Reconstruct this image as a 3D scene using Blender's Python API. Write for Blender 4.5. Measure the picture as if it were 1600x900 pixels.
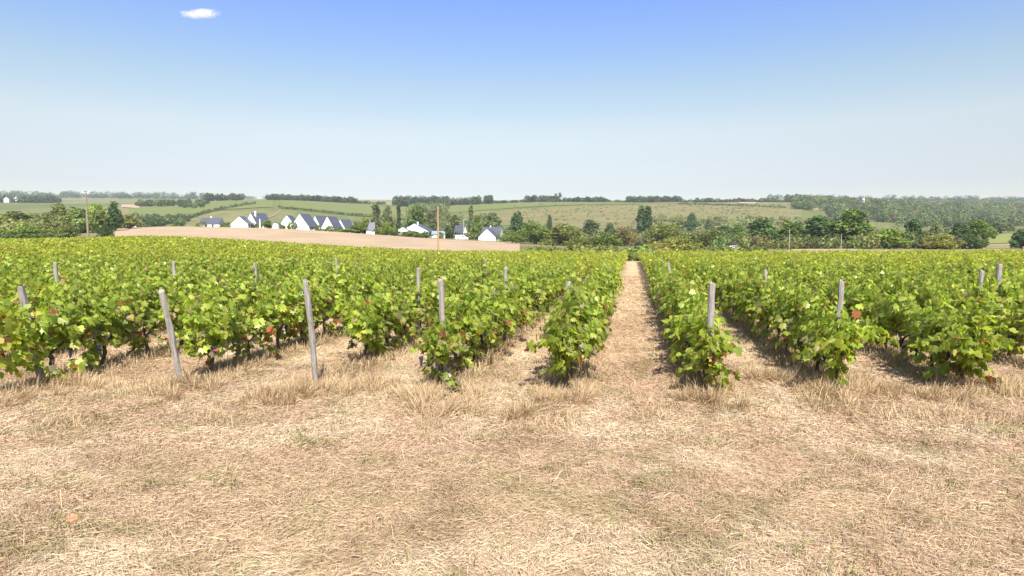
import bpy, math, random
import numpy as np
from mathutils import Vector, Matrix

for o in list(bpy.data.objects):
    bpy.data.objects.remove(o)
scene = bpy.context.scene
COL = scene.collection
RNG = np.random.default_rng(7)
random.seed(7)

# ------------------------------------------------------------------ camera, sky, sun, exposure
FPX, HY, CAMH = 953.0, 380.0, 2.4          # focal length in photo pixels, horizon row, eye height
PITCH = math.atan((450 - HY) / FPX)
cam = bpy.data.cameras.new('camera')
cam.sensor_width = 36.0
cam.lens = 36.0 * FPX / 1600.0
cam.clip_start, cam.clip_end = 0.1, 20000
camo = bpy.data.objects.new('camera', cam)
camo.location = (0, 0, CAMH)
camo.rotation_euler = (math.radians(90) - PITCH, 0, 0)
COL.objects.link(camo)
scene.camera = camo

SUN_EL, SUN_DIR = math.radians(47), (0.13, -0.98)     # sun stands behind the camera, a little to the right
SUN_AZ = math.atan2(SUN_DIR[0], SUN_DIR[1])           # clockwise from +Y
world = bpy.data.worlds.new('World')
scene.world = world
world.use_nodes = True
wn = world.node_tree
bg = wn.nodes['Background']
sky = wn.nodes.new('ShaderNodeTexSky')
sky.sky_type = 'NISHITA'
sky.sun_disc = False
sky.sun_elevation = SUN_EL
sky.sun_rotation = SUN_AZ
sky.altitude = 60
sky.air_density = 1.0
sky.dust_density = 0.6
sky.ozone_density = 2.0
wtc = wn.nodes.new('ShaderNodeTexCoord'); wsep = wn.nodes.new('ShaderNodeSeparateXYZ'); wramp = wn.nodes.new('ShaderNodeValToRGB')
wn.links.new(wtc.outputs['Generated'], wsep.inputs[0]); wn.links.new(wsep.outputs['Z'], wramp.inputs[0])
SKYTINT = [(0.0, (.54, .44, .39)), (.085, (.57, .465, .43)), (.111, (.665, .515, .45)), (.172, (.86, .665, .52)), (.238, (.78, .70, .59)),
           (.30, (.67, .685, .755)), (.358, (.605, .665, .895)), (.6, (.92, .94, 1.0)), (1.0, (1.0, 1.0, 1.0))]  # last stops brighten the unseen overhead sky to add fill light
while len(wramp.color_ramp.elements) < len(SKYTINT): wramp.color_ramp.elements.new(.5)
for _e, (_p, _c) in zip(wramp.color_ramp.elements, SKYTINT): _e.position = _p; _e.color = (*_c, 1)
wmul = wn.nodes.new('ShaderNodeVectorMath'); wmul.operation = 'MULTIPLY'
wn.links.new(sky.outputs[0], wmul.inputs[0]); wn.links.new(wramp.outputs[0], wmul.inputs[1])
wn.links.new(wmul.outputs[0], bg.inputs[0])   # tint paints summer haze into the low sky and lifts the sky overhead
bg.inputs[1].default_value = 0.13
sun = bpy.data.lights.new('sun', 'SUN')
sun.energy = 4.9
sun.angle = math.radians(0.5)
sun.color = (1.0, 0.95, 0.87)
suno = bpy.data.objects.new('sun', sun)
sd = Vector((math.sin(SUN_AZ) * math.cos(SUN_EL), math.cos(SUN_AZ) * math.cos(SUN_EL), math.sin(SUN_EL)))
suno.rotation_euler = sd.to_track_quat('Z', 'Y').to_euler()
suno.location = (0, 0, 60)
COL.objects.link(suno)
scene.view_settings.view_transform = 'Standard'
scene.view_settings.look = 'None'
scene.view_settings.exposure = 1.0
scene.view_settings.gamma = 1
scene.view_settings.use_curve_mapping = False
scene.render.engine = 'CYCLES'
scene.render.resolution_x, scene.render.resolution_y = 1024, 576
scene.cycles.max_bounces = 8
scene.cycles.volume_bounces = 6

# ------------------------------------------------------------------ measuring helpers
CP, SP = math.cos(PITCH), math.sin(PITCH)
def at(px, py, Y):
    """point of the place at forward distance Y that was measured at photo pixel (px, py)"""
    a, b = (px - 800) / FPX, (450 - py) / FPX
    t = Y / (CP + b * SP)
    return (t * a, Y, CAMH + t * (-SP + b * CP))
def zpy(py, Y):
    return at(800, py, Y)[2]
def xpx(px, Y):
    return (px - 800) / FPX * Y
def pxof(x, Y):
    return 800 + FPX * x / Y

# ------------------------------------------------------------------ noise in numpy
_LAT = np.random.default_rng(3).random((256, 256))
def vnoise(x, y):
    x = np.asarray(x, float); y = np.asarray(y, float)
    xi = np.floor(x).astype(int); yi = np.floor(y).astype(int)
    fx = x - xi; fy = y - yi
    fx = fx * fx * (3 - 2 * fx); fy = fy * fy * (3 - 2 * fy)
    g = lambda i, j: _LAT[i & 255, j & 255]
    return (g(xi, yi) * (1 - fx) + g(xi + 1, yi) * fx) * (1 - fy) + (g(xi, yi + 1) * (1 - fx) + g(xi + 1, yi + 1) * fx) * fy
def fbm(x, y, o=4):
    s = 0; a = .5; t = 0
    for i in range(o):
        s = s + a * vnoise(x * 2 ** i + 17.3 * i, y * 2 ** i + 9.1 * i); t += a; a *= .5
    return s / t

# ------------------------------------------------------------------ terrain
TPX = [-1000, 0, 140, 250, 450, 560, 690, 810, 1000, 1250, 1450, 1600, 2600]
TAB = [
 (10,  [0] * 13), (22, [.15, .15, .15, .15, .1, .05, 0, 0, 0, 0, 0, 0, 0]),
 (40,  [.6, .6, .65, .7, .4, .2, 0, 0, 0, 0, 0, 0, 0]),
 (80,  [1.3, 1.3, 1.5, 1.75, .85, .3, -.25, -.15, -.1, -.1, -.1, 0, 0]),
 (100, [1.45, 1.45, 1.7, 2.05, .9, .2, -.3, -.4, -.5, -.5, -.5, -.4, -.4]),
 (130, [1.6, 1.65, 2.0, 2.5, 1.0, .2, .1, -.3, -.7, -.7, -.7, -.6, -.6]),
 (200, [3.5, 3.9, 4.5, 5.2, 3.6, 2.5, 1.7, .9, -.2, .4, .4, .3, .3]),
 (280, [6, 6.5, 8, 10.6, 9.2, 6.8, 3.8, 2.4, .1, .4, .3, .3, .3]),
 (310, [6.2, 6.8, 8.2, 10.8, 9.5, 7.6, 5.4, 3.6, .2, .4, .3, .6, .6]),
 (350, [6, 6.5, 8, 10, 9, 7, 5, 3, .5, .5, .5, 3, 3]),
 (450, [4, 4, 4, 4, 3, 2, 1, 1, 2, 2, 2, 12, 12]),
]
PYT = [
 (600,  [366, 366, 364, 362, 362, 368, 368, 368, 362, 366, 372, 358, 358]),
 (750,  [338, 338, 336, 334, 334, 348, 348, 346, 344, 346, 352, 352, 352]),
 (1000, [320, 320, 320, 319, 314, 324, 328, 319, 320, 320, 334, 338, 338]),
 (1200, [316, 316, 318, 315, 311, 318, 322, 315, 316, 315, 324, 327, 327]),
 (1500, [320, 320, 320, 320, 318, 322, 322, 322, 321, 320, 318, 320, 320]),
 (2200, [308, 308, 309, 311, 311, 312, 313, 313, 313, 313, 314, 316, 316]),
 (3200, [312, 312, 313, 314, 314, 315, 316, 316, 316, 316, 318, 320, 320]),
]
for Y, r in PYT:
    TAB.append((Y, [zpy(p, Y) for p in r]))
TS = np.linspace(math.log(10), math.log(3200), 240)
TU = np.arange(-1000, 2601, 15.0)
_rows = np.array([np.interp(TU, TPX, r) for _, r in TAB])
_ys = np.log([t[0] for t in TAB])
TZ = np.array([np.interp(TS, _ys, _rows[:, j]) for j in range(len(TU))]).T
for _ in range(5):
    p = np.pad(TZ, ((1, 1), (0, 0)), 'edge'); TZ = (p[:-2] + 2 * p[1:-1] + p[2:]) / 4
    for _k in range(3):
        p = np.pad(TZ, ((0, 0), (1, 1)), 'edge'); TZ = (p[:, :-2] + 2 * p[:, 1:-1] + p[:, 2:]) / 4
def ground(x, y):
    x = np.asarray(x, float); y = np.asarray(y, float)
    Y = np.clip(y, 10, 3199)
    u = np.clip(800 + FPX * x / Y, -1000, 2599)
    s = np.clip((np.log(Y) - TS[0]) / (TS[1] - TS[0]), 0, len(TS) - 1.001)
    t = np.clip((u - TU[0]) / 15.0, 0, len(TU) - 1.001)
    i = s.astype(int); j = t.astype(int); fs = s - i; ft = t - j
    z = (TZ[i, j] * (1 - ft) + TZ[i, j + 1] * ft) * (1 - fs) + (TZ[i + 1, j] * (1 - ft) + TZ[i + 1, j + 1] * ft) * fs
    near = np.clip(1 - (y - 20) / 60, 0, 1)
    z = z + near * (0.10 * (fbm(x * .5 + 40, y * .5 + 40, 3) - .5))
    return z
def gz(x, y):
    return float(ground(np.array([x]), np.array([y]))[0])

# ------------------------------------------------------------------ mesh helpers
def np_mesh(name, V, faces, col=None, smooth=False):
    """faces: list of integer arrays, each (n, k)"""
    me = bpy.data.meshes.new(name)
    V = np.asarray(V, np.float32)
    me.vertices.add(len(V)); me.vertices.foreach_set('co', V.ravel())
    lo = np.concatenate([f.ravel() for f in faces]).astype(np.int32)
    tot = np.concatenate([np.full(len(f), f.shape[1], np.int32) for f in faces])
    st = np.concatenate([[0], np.cumsum(tot)[:-1]]).astype(np.int32)
    me.loops.add(len(lo)); me.loops.foreach_set('vertex_index', lo)
    me.polygons.add(len(tot)); me.polygons.foreach_set('loop_start', st)
    try: me.polygons.foreach_set('loop_total', tot)
    except Exception: pass
    if smooth: me.polygons.foreach_set('use_smooth', np.ones(len(tot), bool))
    if col is not None:
        a = me.color_attributes.new('Col', 'FLOAT_COLOR', 'POINT')
        c = np.ones((len(V), 4), np.float32); c[:, :3] = col
        a.data.foreach_set('color', c.ravel())
    me.update(calc_edges=True)
    me.validate()
    return me
def link(name, me, mat=None, parent=None):
    o = bpy.data.objects.new(name, me); COL.objects.link(o)
    if mat is not None and me is not None and not me.materials: me.materials.append(mat)
    if parent is not None: o.parent = parent
    return o
def tag(o, label=None, cat=None, group=None, kind=None):
    if label: o['label'] = label
    if cat: o['category'] = cat
    if group: o['group'] = group
    if kind: o['kind'] = kind
    return o
def empty(name, loc=(0, 0, 0), rz=0):
    o = bpy.data.objects.new(name, None); COL.objects.link(o)
    o.location = loc; o.rotation_euler = (0, 0, rz); o.empty_display_size = .3
    return o
def copy_tree(o, parent=None):
    c = o.copy(); COL.objects.link(c)
    if parent is not None: c.parent = parent
    for ch in list(o.children): copy_tree(ch, c)
    return c

class MB:
    """collects shapes into one mesh"""
    def __init__(s): s.v = []; s.f = []; s.n = 0
    def add(s, V, F):
        s.v.append(np.asarray(V, float)); s.f += [tuple(int(i) + s.n for i in f) for f in F]; s.n += len(V)
    def box(s, x0, x1, y0, y1, z0, z1):
        s.add([(x0,y0,z0),(x1,y0,z0),(x1,y1,z0),(x0,y1,z0),(x0,y0,z1),(x1,y0,z1),(x1,y1,z1),(x0,y1,z1)],
              [(0,3,2,1),(4,5,6,7),(0,1,5,4),(1,2,6,5),(2,3,7,6),(3,0,4,7)])
    def tube(s, path, rad, n=8, wob=0, caps=True):
        path = [Vector(p) for p in path]; V = []
        for i, p in enumerate(path):
            d = (path[min(i + 1, len(path) - 1)] - path[max(i - 1, 0)]).normalized()
            a = d.orthogonal().normalized() if abs(d.z) < .99 else Vector((1, 0, 0))
            if i == 0: ref = a
            a = (ref - d * ref.dot(d)).normalized(); ref = a
            b = d.cross(a)
            for k in range(n):
                t = 2 * math.pi * k / n
                r = rad[i] * (1 + wob * (random.random() - .5))
                V.append(p + a * (r * math.cos(t)) + b * (r * math.sin(t)))
        F = []
        for i in range(len(path) - 1):
            for k in range(n):
                F.append((i*n+k, i*n+(k+1)%n, (i+1)*n+(k+1)%n, (i+1)*n+k))
        if caps:
            F.append(tuple(range(n - 1, -1, -1))); F.append(tuple((len(path)-1)*n + k for k in range(n)))
        s.add([tuple(v) for v in V], F)
    def mesh(s, name, smooth=False):
        me = bpy.data.meshes.new(name)
        me.from_pydata(np.concatenate(s.v).tolist(), [], s.f); me.update()
        if smooth: me.polygons.foreach_set('use_smooth', np.ones(len(me.polygons), bool))
        return me

# ------------------------------------------------------------------ materials
def newmat(name):
    m = bpy.data.materials.new(name); m.use_nodes = True
    nt = m.node_tree; b = nt.nodes['Principled BSDF']
    return m, nt, b
def nd(nt, t, **kw):
    n = nt.nodes.new(t)
    for k, v in kw.items(): setattr(n, k, v)
    return n
def ramp(nt, fac, stops):
    r = nd(nt, 'ShaderNodeValToRGB'); e = r.color_ramp.elements
    while len(e) < len(stops): e.new(.5)
    for el, (p, c) in zip(e, stops): el.position = p; el.color = (*c, 1)
    nt.links.new(fac, r.inputs[0]); return r.outputs[0]
def noise(nt, scale, detail=4, rough=.6, vec=None):
    n = nd(nt, 'ShaderNodeTexNoise'); n.inputs['Scale'].default_value = scale
    n.inputs['Detail'].default_value = detail; n.inputs['Roughness'].default_value = rough
    if vec is not None: nt.links.new(vec, n.inputs['Vector'])
    return n.outputs['Fac']
def mixc(nt, a, b, fac, mode='MIX'):
    m = nd(nt, 'ShaderNodeMix', data_type='RGBA', blend_type=mode)
    for i, s in ((0, fac), (6, a), (7, b)):
        if isinstance(s, (int, float)): m.inputs[i].default_value = s
        elif isinstance(s, tuple): m.inputs[i].default_value = (*s, 1)
        else: nt.links.new(s, m.inputs[i])
    return m.outputs[2]
def objpos(nt):
    return nd(nt, 'ShaderNodeNewGeometry').outputs['Position']
def simple(name, c1, c2, scale=3, rough=.7, bump=0, detail=5, obj=True):
    m, nt, b = newmat(name)
    tc = nd(nt, 'ShaderNodeTexCoord')
    f = noise(nt, scale, detail, .65, tc.outputs['Object'])
    c = ramp(nt, f, [(.3, c1), (.7, c2)])
    nt.links.new(c, b.inputs['Base Color']); b.inputs['Roughness'].default_value = rough
    if bump:
        bn = nd(nt, 'ShaderNodeBump'); bn.inputs['Strength'].default_value = bump; bn.inputs['Distance'].default_value = .02
        nt.links.new(f, bn.inputs['Height']); nt.links.new(bn.outputs[0], b.inputs['Normal'])
    return m
def leafmat(name, trans=.35, gain=(1, 1, 1), tgain=(1.6, 1.7, .8), rough=.45, spec=.4, hue=0.0, vary=.25):
    """leaf: colour from the leaf's own attribute, light passing through"""
    m, nt, b = newmat(name)
    at_ = nd(nt, 'ShaderNodeVertexColor', layer_name='Col')
    oi = nd(nt, 'ShaderNodeObjectInfo')
    mr = nd(nt, 'ShaderNodeMapRange'); mr.inputs[3].default_value = 1 - vary; mr.inputs[4].default_value = 1 + vary
    nt.links.new(oi.outputs['Random'], mr.inputs[0])
    c = mixc(nt, at_.outputs[0], gain, 1.0, 'MULTIPLY')
    hs = nd(nt, 'ShaderNodeHueSaturation'); nt.links.new(c, hs.inputs['Color']); nt.links.new(mr.outputs[0], hs.inputs['Value'])
    nt.links.new(hs.outputs[0], b.inputs['Base Color'])
    b.inputs['Roughness'].default_value = rough
    b.inputs['Specular IOR Level'].default_value = spec
    tr = nd(nt, 'ShaderNodeBsdfTranslucent')
    tcol = mixc(nt, hs.outputs[0], tgain, 1.0, 'MULTIPLY')
    nt.links.new(tcol, tr.inputs[0])
    mx = nd(nt, 'ShaderNodeMixShader'); mx.inputs[0].default_value = trans
    nt.links.new(b.outputs[0], mx.inputs[1]); nt.links.new(tr.outputs[0], mx.inputs[2])
    nt.links.new(mx.outputs[0], nt.nodes['Material Output'].inputs[0])
    return m

M = {}
M['vine'] = leafmat('vine_leaf', .54, vary=.12, rough=.4, spec=.5, tgain=(1.4, 1.5, .75))
M['tree'] = leafmat('tree_leaf', .28, gain=(1.12, 1.2, .95), rough=.6, spec=.2, vary=.18)
M['straw'] = leafmat('dry_grass_blade', .22, tgain=(1, 1, 1), rough=.75, spec=.15, vary=0)
M['bark_vine'] = simple('vine_bark', (.035, .025, .018), (.13, .095, .07), 30, .9, .6)
M['cane'] = simple('vine_cane', (.16, .09, .04), (.28, .2, .08), 12, .7)
M['grape'] = simple('grape_skin', (.012, .008, .03), (.05, .03, .09), 25, .4)
M['bark'] = simple('tree_bark', (.06, .05, .04), (.16, .13, .1), 4, .9, .4)
M['white'] = simple('white_render', (.74, .73, .70), (.82, .81, .78), 1.2, .8)
M['cream'] = simple('cream_render', (.62, .56, .48), (.72, .66, .58), 1.2, .8)
M['slate'] = simple('slate_roof', (.048, .052, .068), (.088, .093, .115), 2.5, .5)
M['greyroof'] = simple('grey_sheet_roof', (.16, .2, .25), (.24, .28, .33), 1, .5)
M['tile'] = simple('clay_tile', (.32, .17, .11), (.42, .25, .17), 3, .8)
M['pane'] = simple('window_glass', (.02, .025, .03), (.05, .055, .07), 2, .15)
M['door'] = simple('door_paint', (.06, .05, .05), (.12, .1, .1), 2, .6)
M['polewood'] = simple('pole_wood', (.26, .155, .08), (.40, .26, .145), 6, .85, .2)
M['polegrey'] = simple('pole_concrete', (.26, .24, .2), (.40, .36, .3), 4, .85)
M['polebrown'] = simple('old_pole_wood', (.15, .125, .095), (.25, .21, .165), 4, .85)
M['metal'] = simple('galvanised_metal', (.4, .41, .42), (.55, .56, .57), 5, .45)
M['carwhite'] = simple('white_car_paint', (.75, .76, .78), (.82, .82, .83), 2, .25)
M['rubber'] = simple('tyre_rubber', (.02, .02, .02), (.05, .05, .05), 8, .8)
M['red'] = simple('dead_red_leaf', (.5, .13, .07), (.62, .24, .14), 30, .6)

def post_material():
    m, nt, b = newmat('weathered_post_wood')
    tc = nd(nt, 'ShaderNodeTexCoord')
    mp = nd(nt, 'ShaderNodeMapping'); mp.inputs['Scale'].default_value = (26, 26, 2.2)
    nt.links.new(tc.outputs['Object'], mp.inputs['Vector'])
    f = noise(nt, 1.6, 6, .7, mp.outputs[0])
    c = ramp(nt, f, [(.25, (.075, .065, .055)), (.45, (.22, .198, .175)), (.7, (.40, .37, .33))])
    f2 = noise(nt, 7, 4, .6, tc.outputs['Object'])
    c = mixc(nt, c, (.20, .16, .12), ramp(nt, f2, [(.52, (0, 0, 0)), (.68, (.8, .8, .8))]))
    nt.links.new(c, b.inputs['Base Color']); b.inputs['Roughness'].default_value = .9
    bn = nd(nt, 'ShaderNodeBump'); bn.inputs['Strength'].default_value = .6; bn.inputs['Distance'].default_value = .01
    nt.links.new(f, bn.inputs['Height']); nt.links.new(bn.outputs[0], b.inputs['Normal'])
    return m
M['post'] = post_material()

def ground_material():
    m, nt, b = newmat('dry_ground')
    pos = objpos(nt)
    at_ = nd(nt, 'ShaderNodeVertexColor', layer_name='Col')
    f1 = noise(nt, .55, 5, .6, pos)
    f2 = noise(nt, 6.0, 6, .7, pos)
    f3 = noise(nt, 45.0, 4, .7, pos)
    k1 = ramp(nt, f1, [(.3, (.82, .82, .78)), (.7, (1.15, 1.13, 1.12))])
    k2 = ramp(nt, f2, [(.28, (.62, .62, .6)), (.7, (1.2, 1.18, 1.15))])
    k3 = ramp(nt, f3, [(.25, (.55, .53, .5)), (.75, (1.3, 1.3, 1.3))])
    c = mixc(nt, at_.outputs[0], k1, 1.0, 'MULTIPLY')
    c = mixc(nt, c, k2, 1.0, 'MULTIPLY')
    c = mixc(nt, c, k3, .8, 'MULTIPLY')
    nt.links.new(c, b.inputs['Base Color']); b.inputs['Roughness'].default_value = .95
    b.inputs['Specular IOR Level'].default_value = .1
    bn = nd(nt, 'ShaderNodeBump'); bn.inputs['Strength'].default_value = .7; bn.inputs['Distance'].default_value = .03
    nt.links.new(f3, bn.inputs['Height']); nt.links.new(bn.outputs[0], b.inputs['Normal'])
    return m
M['ground'] = ground_material()

def hill_material():
    m, nt, b = newmat('hillside_fields')
    pos = objpos(nt)
    wob = nd(nt, 'ShaderNodeTexNoise'); wob.inputs['Scale'].default_value = .006
    nt.links.new(pos, wob.inputs['Vector'])
    add = nd(nt, 'ShaderNodeVectorMath', operation='MULTIPLY_ADD')
    nt.links.new(wob.outputs['Color'], add.inputs[0]); add.inputs[1].default_value = (90, 90, 0); nt.links.new(pos, add.inputs[2])
    vo = nd(nt, 'ShaderNodeTexVoronoi'); vo.inputs['Scale'].default_value = .0075
    mp = nd(nt, 'ShaderNodeMapping'); mp.inputs['Scale'].default_value = (1, .55, 0)
    nt.links.new(add.outputs[0], mp.inputs[0]); nt.links.new(mp.outputs[0], vo.inputs['Vector'])
    sep = nd(nt, 'ShaderNodeSeparateColor'); nt.links.new(vo.outputs['Color'], sep.inputs[0])
    c = ramp(nt, sep.outputs[0], [(0, (.105, .125, .042)), (.25, (.155, .155, .06)), (.45, (.12, .135, .045)), (.62, (.19, .165, .085)), (.8, (.135, .145, .05)), (.93, (.24, .19, .105))])
    f = noise(nt, .05, 6, .7, pos)
    c = mixc(nt, c, ramp(nt, f, [(.3, (.68, .72, .66)), (.7, (1.25, 1.2, 1.1))]), 1.0, 'MULTIPLY')
    f2 = noise(nt, .5, 5, .7, pos)
    c = mixc(nt, c, ramp(nt, f2, [(.3, (.7, .74, .7)), (.7, (1.22, 1.2, 1.15))]), 1.0, 'MULTIPLY')
    nt.links.new(c, b.inputs['Base Color']); b.inputs['Roughness'].default_value = .95
    b.inputs['Specular IOR Level'].default_value = .1
    return m
M['hill'] = hill_material()
def patch_material(name, c1, c2, rows=None, scale=.12):
    m, nt, b = newmat(name)
    pos = objpos(nt)
    c = ramp(nt, noise(nt, scale, 7, .7, pos), [(.3, c1), (.7, c2)])
    c = mixc(nt, c, ramp(nt, noise(nt, 1.5, 5, .7, pos), [(.3, (.8, .8, .8)), (.7, (1.15, 1.15, 1.15))]), 1.0, 'MULTIPLY')
    if rows:
        w = nd(nt, 'ShaderNodeTexWave'); w.inputs['Scale'].default_value = rows; w.inputs['Distortion'].default_value = 1.5
        nt.links.new(pos, w.inputs['Vector'])
        c = mixc(nt, c, ramp(nt, w.outputs['Fac'], [(.2, (.75, .78, .75)), (.8, (1.12, 1.1, 1.1))]), 1.0, 'MULTIPLY')
    nt.links.new(c, b.inputs['Base Color']); b.inputs['Roughness'].default_value = .95
    b.inputs['Specular IOR Level'].default_value = .1
    return m
M['stubble'] = patch_material('dry_stubble', (.325, .235, .15), (.43, .32, .205), None, .06)
_nt = M['stubble'].node_tree
_b = _nt.nodes['Principled BSDF']; _src = _b.inputs['Base Color'].links[0].from_socket
_mp = nd(_nt, 'ShaderNodeMapping'); _mp.inputs['Scale'].default_value = (.06, .9, 1); _mp.inputs['Rotation'].default_value = (0, 0, .35)
_nt.links.new(objpos(_nt), _mp.inputs[0])
_c = mixc(_nt, _src, ramp(_nt, noise(_nt, 1.0, 5, .7, _mp.outputs[0]), [(.3, (.74, .72, .70)), (.7, (1.15, 1.14, 1.12))]), 1.0, 'MULTIPLY')
_nt.links.new(_c, _b.inputs['Base Color'])
M['vinefield'] = patch_material('far_vine_rows', (.115, .14, .038), (.165, .18, .055), .12)
M['tan'] = patch_material('bare_tan_soil', (.30, .215, .14), (.38, .28, .18))
M['scrubslope'] = patch_material('dry_scrub_slope', (.12, .12, .045), (.205, .17, .075), None, .03)
M['lime'] = patch_material('yellow_green_field', (.17, .195, .05), (.23, .24, .065), .25)

# ------------------------------------------------------------------ rows of the vineyard
ROW_PX = {-4: 52, -3: 272, -2: 487, -1: 692, 0: 888, 1: 1104, 2: 1306, 3: 1503}
Y0 = 10.1
SL = (988 - 800) / FPX
SPACE = 2.27
def row_x0(k):
    if k in ROW_PX: return xpx(ROW_PX[k], Y0)
    if k < -4: return xpx(ROW_PX[-4], Y0) + (k + 4) * SPACE
    return xpx(ROW_PX[3], Y0) + (k - 3) * SPACE
def row_x(k, Y): return row_x0(k) + SL * (Y - Y0)
ROWANG = math.atan2(1, SL)
ROWK = list(range(-90, 50))
ROWX = np.array([row_x0(k) for k in ROWK])
def vine_end(px):
    return float(np.interp(px, [0, 250, 450, 560, 690, 810, 1000], [126, 128, 118, 106, 95, 88, 84]))
def lane_coord(x, y):
    """distance to the nearest vine row"""
    c = np.asarray(x) - SL * (np.asarray(y) - Y0)
    i = np.clip(np.searchsorted(ROWX, c), 1, len(ROWX) - 1)
    return np.minimum(np.abs(c - ROWX[i - 1]), np.abs(c - ROWX[i]))
# first plant of each row (distance from the camera)
ROW_START = {-5: 9.7, -4: 9.3, -3: 10.9, -2: 12.1, -1: 9.95, 0: 9.9, 1: 9.6, 2: 9.8, 3: 10.0, 4: 11.2}

# ------------------------------------------------------------------ ground sheet
def near_colour(x, y):
    x = np.asarray(x, float); y = np.asarray(y, float)
    """colour of the dry sward itself: bleached straw, pinkish thatch, brown and still-green patches"""
    n1 = fbm(x * .55 + 3, y * .55 + 8, 4); n2 = fbm(x * 1.7 + 30, y * 1.7, 4); n3 = fbm(x * .9 + 70, y * .9 + 50, 4)
    straw = np.array([.525, .385, .245]); pink = np.array([.50, .345, .23]); brown = np.array([.33, .225, .135]); green = np.array([.30, .255, .115])
    pale = np.array([.60, .475, .32])
    def sm(v, a, b): t = np.clip((v - a) / (b - a), 0, 1); return (t * t * (3 - 2 * t))[..., None]
    c = straw + (pink - straw) * sm(n1, .40, .66) * .75
    c = c + (brown - c) * sm(n2, .54, .74) * .6
    c = c + (pale - c) * sm(n3, .54, .72) * .8
    c = c + (green - c) * sm(fbm(x * 1.3 + 11, y * 1.8 + 90, 4), .58, .74) * .45
    # wheel lanes worn pale where the tractor turns in between the rows
    cx = x - SL * (y - Y0) + .35 * (vnoise(y * .5, x * 0) - .5)
    for a, b, k in ((1, 2, .85), (-1, 0, .45), (-2, -1, .4), (2, 3, .3), (-3, -2, .35)):
        mid = (row_x0(a) + row_x0(b)) / 2
        t = np.clip(1 - np.abs(cx - mid) / .55, 0, 1) * np.clip((y - 6.2) / 2.4, 0, 1) * np.clip((24 - y) / 10, 0, 1) * (.45 + .9 * fbm(x * 1.3 + 9, y * .7, 3))
        c = c + (np.array([.66, .535, .37]) - c) * np.clip(t * k, 0, 1)[..., None]
    return c
def make_ground():
    th = np.unique(np.concatenate([np.arange(-62, 62.01, .4), np.arange(66, 294.1, 4)]))
    th = np.radians(th)
    r = np.concatenate([np.linspace(0.3, 40, 110), np.geomspace(40.6, 345, 90)])
    def grid(rr, name, mat, colf, clampY=None):
        T, R = np.meshgrid(th, rr)
        X = R * np.sin(T); Yv = R * np.cos(T)
        Z = ground(X, Yv)
        V = np.stack([X, Yv, Z], -1).reshape(-1, 3)
        n, mth = len(rr), len(th)
        i = np.arange(n - 1)[:, None] * mth; j = np.arange(mth)[None]
        j2 = (j + 1) % mth
        F = np.stack([i + j, i + j2, i + mth + j2, i + mth + j], -1).reshape(-1, 4)[:, ::-1]
        me = np_mesh(name, V, [F], colf(V[:, 0], V[:, 1]) if colf else None, True)
        return tag(link(name, me, mat), kind='structure')
    def gcol(x, y):
        c = near_colour(x, y)
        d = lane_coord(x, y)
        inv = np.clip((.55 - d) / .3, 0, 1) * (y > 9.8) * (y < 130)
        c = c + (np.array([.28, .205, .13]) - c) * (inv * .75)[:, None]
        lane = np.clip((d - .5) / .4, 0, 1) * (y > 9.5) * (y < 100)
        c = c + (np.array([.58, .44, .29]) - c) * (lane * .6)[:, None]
        far = np.clip((y - 100) / 40, 0, 1)[:, None]
        fl = fbm(x * .02, y * .02, 4)[:, None]
        fc = np.array([.16, .155, .065]) + (np.array([.28, .225, .125]) - np.array([.16, .155, .065])) * np.clip((fl - .42) / .2, 0, 1)
        return c + (fc - c) * far
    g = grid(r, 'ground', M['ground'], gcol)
    # distant hills share the last ring
    h = grid(np.geomspace(345, 3600, 150), 'hills', M['hill'], None)
make_ground()
def patch(name, mat, pxs, Yn, Yf, lift=.12, nu=60, nv=30):
    """a field lying on the terrain; its two long edges run at the given distances"""
    u = np.linspace(0, 1, nu); v = np.linspace(0, 1, nv)
    p = np.interp(u, np.linspace(0, 1, len(pxs)), pxs)
    a = np.interp(u, np.linspace(0, 1, len(Yn)), Yn); b = np.interp(u, np.linspace(0, 1, len(Yf)), Yf)
    Yv = a[None] + (b - a)[None] * v[:, None]
    Yv = Yv * (1 + .012 * (fbm(Yv * .05, p[None] * .04, 3) - .5))
    X = (p[None] - 800) / FPX * Yv
    V = np.stack([X, Yv, ground(X, Yv) + lift], -1).reshape(-1, 3)
    i = np.arange(nv - 1)[:, None] * nu; j = np.arange(nu - 1)[None]
    F = np.stack([i + j, i + j + 1, i + nu + j + 1, i + nu + j], -1).reshape(-1, 4)
    return tag(link(name, np_mesh(name, V, [F], None, True), mat), kind='structure')
patch('stubble_field', M['stubble'], [182, 250, 450, 560, 690, 812], [132, 134, 124, 112, 101, 96], [285, 296, 292, 286, 284, 282], .06, 120, 50)
patch('hillside_vineyard', M['vinefield'], [440, 500, 590], [860, 850, 840], [1120, 1150, 1120], .6)
patch('hillside_vineyard', M['vinefield'], [205, 260, 330], [700, 720, 760], [860, 890, 930], .6)
patch('hillside_vineyard', M['vinefield'], [700, 800, 900, 1000], [880, 930, 980, 1030], [1090, 1130, 1140, 1130], .7)
patch('scrub_slope', M['scrubslope'], [780, 900, 1000, 1120, 1250], [700, 640, 620, 620, 640], [880, 960, 1010, 1060, 1110], .5)
patch('bare_field', M['tan'], [1020, 1065], [1120, 1120], [1170, 1170], .8)
patch('bare_field', M['tan'], [1152, 1178], [1050, 1040], [1150, 1150], .8)
patch('bare_field', M['tan'], [194, 222], [880, 860], [985, 975], .8)
patch('farm_track', M['tan'], [830, 960], [1150, 1150], [1175, 1175], .8)
patch('bare_field', M['tan'], [1525, 1555], [1700, 1700], [2050, 2050], 1)
patch('valley_vineyard', M['lime'], [1535, 1570, 1660], [345, 345, 345], [450, 450, 450], .25)
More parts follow.
